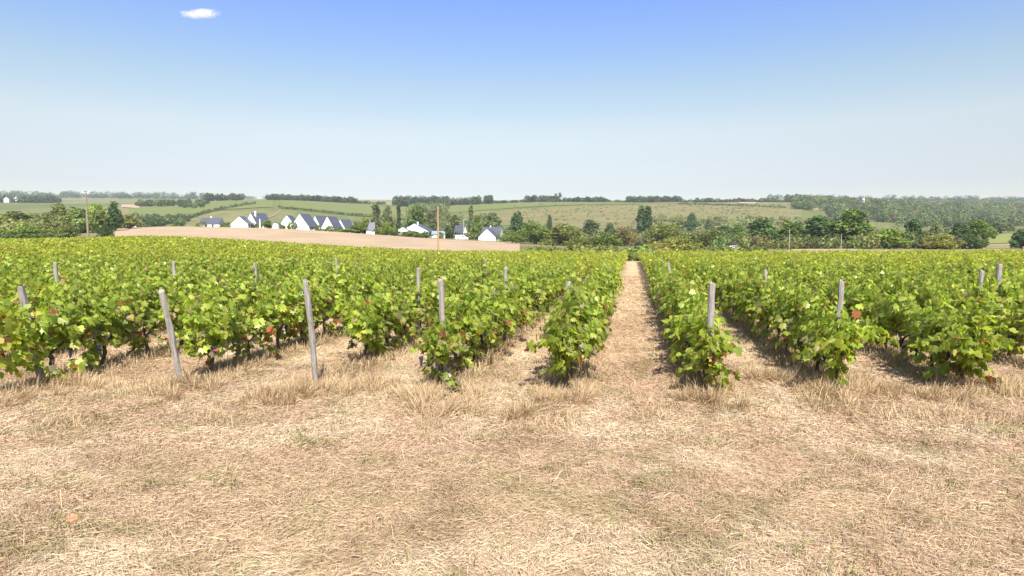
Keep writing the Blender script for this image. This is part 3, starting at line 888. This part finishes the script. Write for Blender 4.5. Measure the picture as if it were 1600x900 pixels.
TREES = [
 # right of centre, edge of the valley
 (1189, 250, 340, 50, 'dark', 'dark green tree left of the thin grey pole, valley edge'),
 (1230, 255, 345, 46, 'green', 'olive green tree directly behind the left thin grey pole'),
 (1277, 240, 337, 54, 'dark', 'broad dark tree between the two thin grey poles'),
 (1331, 238, 326, 56, 'green', 'tallest rounded tree behind the right thin grey pole'),
 (1388, 210, 357, 46, 'bright', 'low bright green tree right of the tallest rounded tree'),
 (1425, 250, 342, 30, 'dark', 'narrow dark-based tree left of the rusty yellow bush'),
 (1357, 300, 350, 34, 'olive', 'small olive tree at the right foot of the tallest tree'),
 (1468, 205, 366, 58, 'bush_yellow', 'yellow and rust coloured bush in front of the dark tree cluster'),
 (1448, 215, 370, 34, 'bush_rust', 'small rusty bush at the left side of the yellow one'),
 (1497, 230, 348, 36, 'dark', 'left dark tree of the cluster beside the yellow-green field'),
 (1524, 236, 342, 40, 'green', 'tall right tree of the cluster beside the yellow-green field'),
 (1510, 212, 364, 44, 'bush_dark', 'dark bush at the foot of the cluster beside the yellow-green field'),
 (1594, 240, 357, 34, 'dark', 'dark tree cut by the right edge of the picture'),
 (1460, 330, 345, 22, 'greygreen', 'small grey green tree beyond the yellow bush'),
 (1560, 480, 347, 40, 'greygreen', 'grey green tree on the far side of the yellow-green field'),
 # centre
 (1001, 520, 320, 17, 'poplar', 'left half of the dark poplar pair in the middle distance'),
 (1012, 515, 322, 17, 'poplar', 'right half of the dark poplar pair in the middle distance'),
 (1080, 560, 332, 20, 'dark', 'round dark tree alone on the slope right of the poplar pair'),
 (1107, 540, 340, 18, 'greygreen', 'small grey tree just right of the round dark slope tree'),
 (1062, 570, 340, 14, 'greygreen', 'small pale tree between the poplar pair and the round dark tree'),
 (1130, 380, 352, 32, 'dark', 'dark rounded tree below the slope, right of the olive mound'),
 (1152, 330, 350, 26, 'green', 'mid green tree left of the dark valley edge trees'),
 (1160, 270, 366, 34, 'bush_green', 'green bush above the white car roof'),
 (1110, 260, 360, 60, 'bush_olive', 'olive bush left of the white car roof'),
 (858, 600, 334, 9, 'dark', 'tiny dark tree high on the scrub left of the poplar pair'),
 (920, 420, 343, 34, 'greygreen', 'grey green willow crown left of the poplar pair'),
 (952, 400, 348, 26, 'dark', 'darker rounded crown between the willow and the poplar pair'),
 (1035, 300, 351, 80, 'bush_olive', 'large olive mound of scrub below the poplar pair'),
 (1085, 290, 356, 60, 'bush_olive', 'olive scrub mound right of the largest mound'),
 (975, 310, 356, 44, 'bush_rust', 'tan scrub below and left of the poplar pair'),
 (1052, 180, 372, 74, 'bush_yellow', 'yellowish low bush just over the crest right of the central path'),
 (990, 112, 382, 70, 'bush_olive', 'olive bush closing the far end of the central path'),
 (940, 200, 362, 60, 'bush_green', 'green bush over the crest left of the central path'),
 (880, 260, 350, 70, 'bush_olive', 'wide olive bush right of the stubble field'),
 (835, 270, 347, 56, 'bush_green', 'green bush touching the right end of the stubble field'),
 (902, 180, 372, 50, 'bush_olive', 'low grey olive bush over the crest between two green bushes'),
 # behind the houses
 (589, 420, 318, 20, 'poplargrey', 'tall grey green poplar behind the small slate-roofed lodge'),
 (608, 430, 321, 20, 'greygreen', 'grey green tree right of the poplar behind the lodge'),
 (624, 430, 319, 9, 'poplar', 'thin dark poplar left of the long white house'),
 (650, 420, 320, 34, 'green', 'round green tree above the long white house'),
 (676, 460, 328, 26, 'greygreen', 'grey tree behind the orange wooden pole'),
 (712, 340, 335, 20, 'greygreen', 'grey tree between the orange pole and the street lamp'),
 (737, 350, 320, 12, 'poplargrey', 'tall slim poplar between the street lamp and the gabled white house'),
 (746, 345, 336, 16, 'green', 'green tree at the right side of the slim poplar'),
 (770, 480, 332, 38, 'greygreen', 'grey green trees above the gabled white house'),
 (808, 420, 330, 28, 'dark', 'dark tree up the slope right of the gabled white house'),
 (800, 268, 360, 36, 'bush_green', 'green bush at the right side of the slate-roofed house'),
 (700, 300, 352, 16, 'dark', 'small dark tree above the grey roofed shed'),
 (560, 298, 346, 26, 'bush_green', 'green garden bush at the right end of the gabled houses'),
 (543, 292, 357, 36, 'bush_bright', 'light green garden bush before the gabled houses'),
 (508, 290, 361, 26, 'bush_green', 'mid green bush below the third gabled house'),
 (572, 300, 340, 18, 'bright', 'bright small tree left of the small slate-roofed lodge'),
 (604, 296, 346, 26, 'bush_bright', 'bright bush right of the small slate-roofed lodge'),
 (634, 290, 359, 22, 'bush_olive', 'olive bush before the left end of the long white house'),
 (662, 290, 364, 30, 'bush_green', 'green bush before the right end of the long white house'),
 (420, 300, 344, 16, 'green', 'green tree between the two groups of white houses'),
 (412, 330, 348, 16, 'bush_dark', 'dark bush between the two groups of white houses'),
 (322, 320, 346, 26, 'bush_green', 'green bush at the left end of the slate-roofed bungalow'),
 # left
 (28, 250, 330, 52, 'greygreen', 'grey green tree at far left before the hill'),
 (8, 230, 334, 34, 'olive', 'olive tree cut by the left edge of the picture'),
 (62, 245, 334, 44, 'bush_olive', 'olive thicket left of the tall utility pole'),
 (96, 250, 318, 40, 'olive', 'tall olive tree next left of the utility pole'),
 (122, 240, 324, 36, 'green', 'green tree touching the left side of the utility pole'),
 (156, 235, 318, 34, 'bright', 'bright green tree just right of the utility pole'),
 (183, 240, 314, 24, 'dark', 'tallest dark tree at the left end of the stubble field'),
 (206, 260, 334, 26, 'olive', 'brownish tree where the stubble field begins'),
 (168, 165, 350, 24, 'bush_dark', 'very dark bush at the foot of the trees right of the pole'),
 (45, 170, 348, 60, 'bush_green', 'green garden shrubs behind the hedge at far left'),
 (105, 175, 352, 40, 'bush_olive', 'olive shrub behind the right end of the hedge'),
 (250, 500, 340, 30, 'dark', 'dark trees beyond the stubble field below the hill vineyard'),
 (282, 480, 344, 24, 'green', 'green tree beyond the stubble field left of the bungalow'),
 (225, 480, 338, 22, 'greygreen', 'grey tree beyond the left end of the stubble field'),
]
for t_ in TREES: tree(*t_)
# clipped hedge along the far-left garden
def hedge():
    rng = np.random.default_rng(8); n = 2600
    f = rng.random(n); Yh = 150 + 4 * f; X = xpx(-30 + 146 * f, Yh)
    y = Yh + rng.normal(0, .45, n); z = ground(X, y) + rng.beta(1.3, 1.1, n) * (1.75 + .5 * fbm(X * .5, y * 0, 3))
    P = np.stack([X, y, z], 1)
    V, F = place_leaves(P, rng.normal(0, .6, (n, 3)) + np.array([0, -.5, .6]), rng.normal(0, 1, (n, 3)), .42 * rng.uniform(.6, 1.4, n), SLF, -.15 * SLF[:, 1], [np.array([[0, 5, 4, 3, 2, 1]])])
    c = np.array([.075, .095, .035]) * rng.uniform(.6, 1.5, (n, 1))
    tag(link('hedge', np_mesh('hedge', V, F, np.repeat(c, len(SLF), 0)), M['tree']), 'long low green hedge behind the vines at far left', 'hedge')
hedge()
# ---- far woods that read as one mass
def wood(name, trees, label, base, leaf=1.3, per=110):
    rng = np.random.default_rng(abs(hash(label)) % 1000 if False else len(label) * 7)
    T = np.array(trees, float)                                   # x, y, h, w
    n = len(T) * per; q = np.repeat(T, per, 0)
    d = rng.normal(0, 1, (n, 3)); d /= np.linalg.norm(d, axis=1, keepdims=True)
    r = rng.uniform(.5, 1.1, n) ** .5
    P = np.stack([q[:, 0], q[:, 1], ground(q[:, 0], q[:, 1]) + q[:, 2] * .52], 1) + d * r[:, None] * np.stack([q[:, 3] / 2, q[:, 3] / 2, q[:, 2] * .5], 1)
    V, F = place_leaves(P, d + rng.normal(0, .5, (n, 3)), rng.normal(0, 1, (n, 3)), leaf * rng.uniform(.6, 1.5, n), SLF, -.15 * SLF[:, 1], [np.array([[0, 5, 4, 3, 2, 1]])])
    c = np.array(base) * np.repeat(rng.uniform(.65, 1.4, (len(T), 1)) * (1 + rng.normal(0, .1, (len(T), 3))), per, 0) * rng.uniform(.75, 1.3, (n, 1))
    tag(link(name, np_mesh(name, V, F, np.repeat(np.clip(c, .01, .5), len(SLF), 0)), M['tree']), label, 'wood', kind='stuff')
rw = np.random.default_rng(12)
def belt(px0, px1, Ya, Yb, n, h0, h1, w0, w1, bare=0.0):
    out = []
    while len(out) < n:
        px = rw.uniform(px0, px1)
        if bare and vnoise(px * .03, 5.5) < bare: 
            n -= 1; continue
        Y = rw.uniform(Ya, Yb)
        out.append((xpx(px, Y), Y, rw.uniform(h0, h1), rw.uniform(w0, w1)))
    return out
DK = (.058, .076, .04)
wood('distant_wood', belt(-60, 100, 1180, 1330, 90, 9, 17, 10, 18) + belt(-100, 330, 2100, 2220, 190, 12, 26, 16, 30), 'dark wood along the skyline at far left', DK, 2.2)
wood('distant_wood', belt(325, 382, 1150, 1230, 36, 9, 15, 9, 15) + belt(420, 560, 1180, 1260, 90, 8, 13, 9, 15) + belt(560, 700, 1080, 1240, 120, 12, 19, 10, 16, .3),
     'dark tree belt along the hilltop above the white houses', DK, 2.0)
wood('distant_wood', belt(690, 880, 1170, 1230, 110, 8, 15, 8, 14, .35) + belt(738, 768, 1150, 1200, 16, 13, 17, 8, 12) + [(xpx(874, 1180), 1180, 19, 7), (xpx(868, 1180), 1180, 16, 7)] + belt(880, 980, 1180, 1230, 55, 6, 11, 8, 14, .35)
     + belt(980, 1062, 1180, 1240, 60, 9, 13, 9, 14), 'dark hilltop trees along the skyline in the middle', DK, 1.9)
wood('distant_wood', belt(1085, 1240, 1190, 1260, 50, 4, 9, 7, 12) + belt(1226, 1262, 1160, 1220, 16, 9, 17, 8, 12) + belt(1200, 1700, 2050, 2230, 150, 10, 22, 14, 26, .3), 'dark trees along the skyline at right', DK, 2.1)
wood('hillside_wood', belt(1238, 1300, 900, 1190, 120, 9, 15, 11, 18) + belt(1290, 1420, 760, 1190, 300, 9, 15, 11, 18) + belt(1400, 1700, 700, 1200, 520, 9, 15, 11, 18) + belt(1400, 1650, 1200, 1500, 120, 8, 12, 12, 18),
     'grey green wood covering the hillside at right', (.092, .104, .052), 1.6, 150)
wood('hedgerow', [(xpx(p, Y), Y, rw.uniform(2.5, 5), rw.uniform(5, 9)) for p, Y in [(300 + 4 * i, 700 + 9 * i) for i in range(26)] + [(440 + 6 * i, 835 - 1.2 * i) for i in range(26)] + [(1060 + 6 * i, 1010 - 3 * i) for i in range(28)]], 'thin hedges dividing the fields of the opposite hills', (.085, .10, .045), 1.2, 60)
wood('hedgerow', belt(218, 300, 905, 925, 30, 7, 11, 7, 12) + belt(285, 330, 840, 990, 26, 5, 9, 6, 10) + belt(215, 300, 640, 680, 34, 6, 10, 7, 11),
     'dark hedgerow trees crossing the left hill below the skyline', (.062, .08, .034), 1.4)
wood('valley_scrub', belt(590, 760, 560, 760, 150, 5, 12, 8, 14) + belt(640, 700, 760, 1000, 60, 8, 14, 9, 14) + belt(700, 830, 440, 620, 110, 4, 9, 7, 13),
     'mixed grey green trees in the valley above the white houses', (.125, .135, .06), 1.5)
wood('valley_scrub', belt(815, 1000, 330, 560, 170, 3, 8, 6, 12) + belt(1010, 1180, 340, 560, 150, 3, 7, 6, 12), 'olive scrub filling the valley in the middle distance', (.165, .158, .07), 1.2)
wood('valley_scrub', belt(1180, 1525, 290, 620, 300, 4, 9, 7, 12), 'mixed scrub behind the valley edge trees at right', (.115, .12, .052), 1.3)
wood('valley_scrub', belt(-60, 230, 300, 560, 190, 4, 10, 7, 13), 'mixed scrub and garden trees at far left', (.14, .14, .06), 1.3)
wood('valley_scrub', belt(800, 1240, 600, 1000, 700, .6, 2.2, 1.5, 6), 'small bushes dotted over the opposite slope', (.17, .16, .07), .9, 26)
wood('valley_scrub', belt(1000, 1250, 560, 760, 160, 3, 7, 6, 11), 'scrub at the foot of the opposite slope', (.13, .135, .06), 1.4, 80)
wood('valley_scrub', belt(-60, 176, 225, 262, 70, 3.5, 9, 5, 9), 'olive thicket around the tall utility pole', (.135, .14, .055), .8, 150)
wood('valley_scrub', belt(1120, 1532, 205, 300, 260, 2.0, 6.0, 4, 8), 'low undergrowth at the feet of the valley edge trees', (.10, .11, .045), .7, 110)
wood('crest_scrub', belt(830, 1200, 92, 135, 55, 1.4, 2.6, 2.5, 4.5) , 'low olive scrub just over the crest beyond the central vine rows', (.125, .13, .045), .42, 150)
wood('garden_scrub', belt(440, 620, 298, 330, 40, 2, 4.0, 3, 6) + belt(620, 830, 290, 330, 50, 2, 4.2, 3, 6) + belt(320, 440, 310, 350, 26, 2, 3.6, 3, 6),
     'green garden planting around the white houses', (.09, .112, .036), .7, 120)

wood('distant_wood', belt(-80, 460, 2080, 2230, 170, 6, 13, 16, 34) + belt(440, 1240, 1185, 1275, 260, 3.0, 6.5, 8, 15) + belt(1220, 1700, 2080, 2230, 120, 6, 12, 16, 34), 'thin dark line of trees closing the skyline', DK, 1.7, 70)
# ------------------------------------------------------------------ houses
def house(px, Y, w, L, eave, ridge, rot, label, roof='slate', wall='white', dz=0, windows=(), chimney=None, name='white_house', door=True, side_windows=2):
    """gable faces local -y, ridge runs along local y"""
    x = xpx(px, Y); z0 = gz(x, Y) + dz
    t = empty(name, (x, Y, z0), math.radians(rot))
    hw = w / 2
    mb = MB()
    mb.add([(-hw, 0, -1.5), (hw, 0, -1.5), (hw, 0, eave), (0, 0, ridge), (-hw, 0, eave), (-hw, L, -1.5), (hw, L, -1.5), (hw, L, eave), (0, L, ridge), (-hw, L, eave)],
           [(0, 1, 2, 3, 4), (6, 5, 9, 8, 7), (1, 6, 7, 2), (5, 0, 4, 9), (2, 7, 8, 3), (9, 4, 3, 8)])
    link('wall', mb.mesh('wall'), M[wall], t)
    sl = (ridge - eave) / hw; ov = .3; th = .16; up = .02
    mb = MB()
    for s in (-1, 1):
        e = hw + ov; ze = eave - sl * ov + up; zr = ridge + up
        y0, y1 = -.12, L + .12
        A = [(s * e, y0, ze), (0, y0, zr), (0, y1, zr), (s * e, y1, ze)]
        B = [(a, b, c + th) for a, b, c in A]
        mb.add(A + B, [(0, 3, 2, 1), (4, 5, 6, 7), (0, 1, 5, 4), (1, 2, 6, 5), (2, 3, 7, 6), (3, 0, 4, 7)])
    rf = link('roof', mb.mesh('roof'), M[roof], t)
    if chimney:
        cx, cy = chimney; mb = MB()
        zc = ridge - sl * abs(cx)
        mb.box(cx - .32, cx + .32, cy - .3, cy + .3, zc - .3, ridge + .9); mb.box(cx - .38, cx + .38, cy - .36, cy + .36, ridge + .9, ridge + 1.02)
        link('chimney', mb.mesh('chimney'), M['white'], rf)
    def win(cx, cz, ww, hh, face):
        mb = MB(); g = MB()
        if face == 'f':
            mb.box(cx - ww/2 - .07, cx + ww/2 + .07, -.05, .02, cz - hh/2 - .07, cz + hh/2 + .07)
            g.box(cx - ww/2, cx + ww/2, -.07, -.02, cz - hh/2, cz + hh/2)
        else:
            s = 1 if face == 'r' else -1
            a, b = sorted((s * (hw - .02), s * (hw + .05))); mb.box(a, b, cx - ww/2 - .07, cx + ww/2 + .07, cz - hh/2 - .07, cz + hh/2 + .07)
            a, b = sorted((s * (hw + .02), s * (hw + .07))); g.box(a, b, cx - ww/2, cx + ww/2, cz - hh/2, cz + hh/2)
        f = link('window', mb.mesh('window'), M['white'], t); link('pane', g.mesh('pane'), M['pane'], f)
    for (cx, cz, ww, hh) in windows: win(cx, cz, ww, hh, 'f')
    for i in range(side_windows):
        for fc in 'lr': win(L * (i + 1) / (side_windows + 1), eave * .58, 1.0, 1.2, fc)
    if door:
        mb = MB(); mb.box(hw - .02, hw + .06, L * .12, L * .12 + 1.0, 0, 2.1)
        link('door', mb.mesh('door'), M['door'], t)
    tag(t, label, 'house', 'houses of the hamlet')
    return t
house(349, 322, 7, 10, 2.6, 5.6, 96, 'long slate-roofed bungalow at the left end of the hamlet', chimney=(.6, 5.4), name='bungalow')
house(376, 308, 8.4, 9, 2.2, 6.0, 4, 'white gable house right of the slate-roofed bungalow', side_windows=1)
house(394, 318, 7.6, 10, 3.0, 8.4, -24, 'taller white house with dark roof behind the first gable house', chimney=(1.2, 2.0))
house(431, 306, 3.4, 4, 2.6, 3.1, 0, 'small white flat outbuilding between the two house groups', door=False, side_windows=0, name='outbuilding')
house(450, 312, 6.0, 9, 3.6, 7.4, 2, 'narrow white gable house with a dark door opening', windows=((.8, 1.2, 1.2, 2.3),))
house(470, 303, 10.6, 8, 1.6, 8.0, -18, 'largest white gable in the middle of the hamlet')
house(494, 313, 8.6, 8, 1.6, 7.8, -30, 'white-edged gable house just right of the largest gable')
house(513, 304, 8.2, 7, 1.4, 7.4, -22, 'broad white gable house, third from the largest one')
house(533, 312, 7.0, 7, 1.6, 6.6, -28, 'rear gable house mostly hidden by its dark roof')
house(553, 334, 7.0, 9, 2.4, 6.4, -40, 'small half-hidden house at the right end of the gable row')
house(587, 300, 3.4, 4, 2.2, 5.6, 92, 'tiny slate-roofed lodge with a white base among bushes', name='lodge', side_windows=0)
house(648, 306, 15, 10, 2.4, 6.4, -10, 'long low white house left of the orange wooden pole', chimney=(1.2, 2.0), windows=((4.2, 1.2, 1.4, 1.3),))
house(630, 302, 5.0, 6, 2.8, 4.3, 0, 'flat white wing at the left of the long low house', side_windows=0, name='outbuilding')
house(696, 300, 4.5, 6.4, 2.0, 3.4, 94, 'low shed with blue-grey roof right of the orange pole', roof='greyroof', wall='cream', name='shed', side_windows=0)
house(761, 296, 8.6, 10, 1.6, 5.6, -14, 'white gable house near the right end of the stubble field')
house(784, 318, 8, 10, 3.0, 6.8, 80, 'cream house with slate roof behind the right-hand gable', wall='cream', chimney=(.5, 6), name='cream_house')
house(727, 322, 4, 6, 3.4, 7.0, 60, 'narrow dark-roofed house behind the street lamp', wall='cream')
house(36, 262, 4.4, 7, 3.0, 5.2, 6, 'small white gable among the trees at far left', dz=1.6)
house(2, 240, 7, 9, 3.2, 6.6, 70, 'house with slate roof cut by the left edge', wall='cream')
house(57, 300, 4, 8, 3.0, 5.5, 20, 'pale house end half hidden left of the utility pole', wall='cream', dz=3)
house(16, 1180, 9, 12, 5, 9, 10, 'farther left of two pale houses under the far left skyline', wall='cream', dz=2)
house(31, 1190, 8, 12, 6, 10, 10, 'white house under the skyline left of the utility pole', dz=2)
house(1345, 1010, 3.6, 6, 5, 7, 6, 'lone white house high in the wooded hillside at right', dz=11)

# ------------------------------------------------------------------ poles, lamp, vehicles
def pole(px, Y, pytop, r, mat, label, arm=0, lean=0, name='utility_pole', group='poles beyond the vines'):
    x = xpx(px, Y); z0 = gz(x, Y); h = at(px, pytop, Y)[2] - z0
    t = empty(name, (x, Y, z0), 0); t.rotation_euler = (0, math.radians(lean), 0)
    mb = MB(); mb.tube([(0, 0, -.6), (0, 0, h * .5), (0, 0, h)], [r * 1.25, r * 1.05, r * .8], 10)
    link('shaft', mb.mesh('shaft', False), M[mat], t)
    if arm:
        mb = MB(); mb.box(-arm, arm, -.06 - r, -r + .03, h - .42, h - .28)
        a = link('crossarm', mb.mesh('crossarm'), M['metal'], t)
        for k in (-.85, 0, .85):
            mb = MB(); mb.tube([(k * arm, -.05, h - .29), (k * arm, -.05, h - .22), (k * arm, -.05, h - .05)], [.03, .07, .05], 8)
            link('insulator', mb.mesh('insulator'), M['white'], a)
    tag(t, label, 'pole', group)
    return t
pole(140, 138, 299, .19, 'polebrown', 'tall utility pole with a short crossarm at far left', arm=.8)
pole(685, 112, 322, .15, 'polewood', 'orange-brown wooden pole standing alone left of centre', arm=0)
pole(1232, 150, 357, .07, 'polegrey', 'left one of two thin grey poles before the dark trees')
pole(1313, 150, 365, .07, 'polegrey', 'right one of two thin grey poles before the dark trees')
pole(408, 300, 342, .28, 'white', 'white upright mast at the right side of the first house group', name='mast')
def lamp():
    Y = 290; x = xpx(725, Y); z0 = gz(x, Y); h = at(725, 343, Y)[2] - z0
    t = empty('street_lamp', (x, Y, z0))
    mb = MB(); mb.tube([(0, 0, -.4), (0, 0, h * .6), (0, 0, h - .3), (.25, 0, h), (1.1, 0, h + .1)], [.11, .09, .08, .07, .06], 8)
    link('column', mb.mesh('column'), M['metal'], t)
    mb = MB(); mb.box(1.0, 1.7, -.14, .14, h + .04, h + .18); link('lamp_head', mb.mesh('lamp_head'), M['metal'], t)
    tag(t, 'thin pale street lamp between the orange pole and the gabled house', 'street lamp')
lamp()
def vehicle(px, Y, L, H, W, label, name, cat, rot=0, van=True, dz=0):
    x = xpx(px, Y); z0 = gz(x, Y) + dz
    t = empty(name, (x, Y, z0), math.radians(rot))
    h = L / 2
    prof = [(-h, .35), (-h, H * .9), (-h + .15, H), (h * .35, H), (h * .62, H * .62), (h * .95, H * .52), (h, .35)] if van else \
           [(-h, .35), (-h, H * .62), (-h * .8, H * .68), (-h * .55, H), (h * .2, H), (h * .5, H * .66), (h * .95, H * .58), (h, .35)]
    n = len(prof); mb = MB()
    V = [(a, -W / 2, b) for a, b in prof] + [(a, W / 2, b) for a, b in prof]
    F = [tuple(range(n)), tuple(range(2 * n - 1, n - 1, -1))] + [(i, i + n, (i + 1) % n + n, (i + 1) % n) for i in range(n)]
    mb.add(V, F); link('body', mb.mesh('body'), M['carwhite'], t)
    for s in (-1, 1):
        g = MB(); y = s * (W / 2 + .012)
        q = [(h * .05, H * .64), (h * .05, H * .9), (h * .34, H * .9), (h * .52, H * .64)] if van else [(-h * .6, H * .7), (-h * .5, H * .93), (h * .17, H * .93), (h * .4, H * .7)]
        g.add([(a, y, b) for a, b in q] + [(a, y - s * .03, b) for a, b in q], [(0, 1, 2, 3), (7, 6, 5, 4), (0, 4, 5, 1), (1, 5, 6, 2), (2, 6, 7, 3), (3, 7, 4, 0)])
        link('window', g.mesh('window'), M['pane'], t)
        for wx in (-h * .6, h * .62):
            w = MB(); w.tube([(wx, s * (W / 2 - .2), .34), (wx, s * (W / 2 + .02), .34)], [.34, .34], 16)
            wl = link('wheel', w.mesh('wheel'), M['rubber'], t)
            r = MB(); r.tube([(wx, s * (W / 2 + .022), .34), (wx, s * (W / 2 + .034), .34)], [.19, .17], 12); link('rim', r.mesh('rim'), M['metal'], wl)
    tag(t, label, cat)
vehicle(722, 285, 6.0, 2.3, 2.0, 'long white van parked at the edge of the stubble field', 'parked_van', 'van', 4, True, .1)
vehicle(208, 290, 4.2, 1.9, 1.8, 'white car parked at the top left end of the stubble field', 'parked_car', 'car', 20, False, .1)
vehicle(1147, 200, 4.3, 1.45, 1.75, 'white car roof showing over the vines right of centre', 'parked_car', 'car', 6, False, .0)
# a pale utility cabinet at the foot of the tall pole
def cabinet():
    Y = 136; x = xpx(143, Y); t = empty('utility_cabinet', (x, Y, gz(x, Y)))
    mb = MB(); mb.box(-.3, .3, -.2, .2, -.2, 1.3); link('case', mb.mesh('case'), M['white'], t)
    mb = MB(); mb.box(-.36, .36, -.26, .26, 1.3, 1.38); link('lid', mb.mesh('lid'), M['white'], t)
    tag(t, 'white utility cabinet at the foot of the tall pole', 'cabinet')
cabinet()

# ------------------------------------------------------------------ cloud and haze
def cloud():
    import bmesh
    c = at(313, 22, 2600)
    bm = bmesh.new()
    for dx, dy, dz, rx, rz in ((-58, 0, -2, 46, 13), (-18, 6, 0, 54, 18), (26, -4, 4, 52, 23), (54, 0, 6, 38, 22), (74, 4, -1, 28, 14)):
        mt = Matrix.Translation((dx, dy, dz)) @ Matrix.Diagonal((rx, 30, rz, 1))
        bmesh.ops.create_icosphere(bm, subdivisions=3, radius=1, matrix=mt)
    me = bpy.data.meshes.new('cloud'); bm.to_mesh(me); bm.free()
    m = bpy.data.materials.new('cloud_vapour'); m.use_nodes = True; nt = m.node_tree; nt.nodes.clear()
    out = nd(nt, 'ShaderNodeOutputMaterial'); pv = nd(nt, 'ShaderNodeVolumePrincipled')
    pv.inputs['Color'].default_value = (1, 1, 1, 1); pv.inputs['Anisotropy'].default_value = .2
    tc = nd(nt, 'ShaderNodeTexCoord')
    f = noise(nt, .035, 5, .6, tc.outputs['Object'])
    # thins out towards its rim
    sv = nd(nt, 'ShaderNodeVectorMath', operation='MULTIPLY'); sv.inputs[1].default_value = (1 / 100, 1 / 34, 1 / 26); nt.links.new(tc.outputs['Object'], sv.inputs[0])
    ln = nd(nt, 'ShaderNodeVectorMath', operation='LENGTH'); nt.links.new(sv.outputs[0], ln.inputs[0])
    mr = nd(nt, 'ShaderNodeMapRange'); mr.inputs[1].default_value = .35; mr.inputs[2].default_value = 1.0; mr.inputs[3].default_value = .55; mr.inputs[4].default_value = 0
    nt.links.new(ln.outputs['Value'], mr.inputs[0])
    ad = nd(nt, 'ShaderNodeMath', operation='ADD'); nt.links.new(f, ad.inputs[0]); nt.links.new(mr.outputs[0], ad.inputs[1])
    m2 = nd(nt, 'ShaderNodeMapRange'); m2.inputs[1].default_value = .62; m2.inputs[2].default_value = 1.1; m2.inputs[3].default_value = 0; m2.inputs[4].default_value = .06
    nt.links.new(ad.outputs[0], m2.inputs[0]); nt.links.new(m2.outputs[0], pv.inputs['Density'])
    nt.links.new(pv.outputs[0], out.inputs['Volume'])
    o = link('cloud', me, m); o.location = c
    tag(o, 'small white cloud alone in the blue sky at upper left', 'cloud')
cloud()
def haze():
    mb = MB(); mb.box(-3700, 3700, -3700, 3700, -3.0, 215)
    m = bpy.data.materials.new('haze_air'); m.use_nodes = True; nt = m.node_tree; nt.nodes.clear()
    out = nd(nt, 'ShaderNodeOutputMaterial'); pv = nd(nt, 'ShaderNodeVolumePrincipled')
    pv.inputs['Color'].default_value = (.80, .88, 1.0, 1); pv.inputs['Density'].default_value = .00009; pv.inputs['Anisotropy'].default_value = 0.0
    nt.links.new(pv.outputs[0], out.inputs['Volume'])
    o = link('haze', mb.mesh('haze'), m); tag(o, kind='stuff'); tag(o, 'thin blue summer haze over the valley', 'haze')
haze()
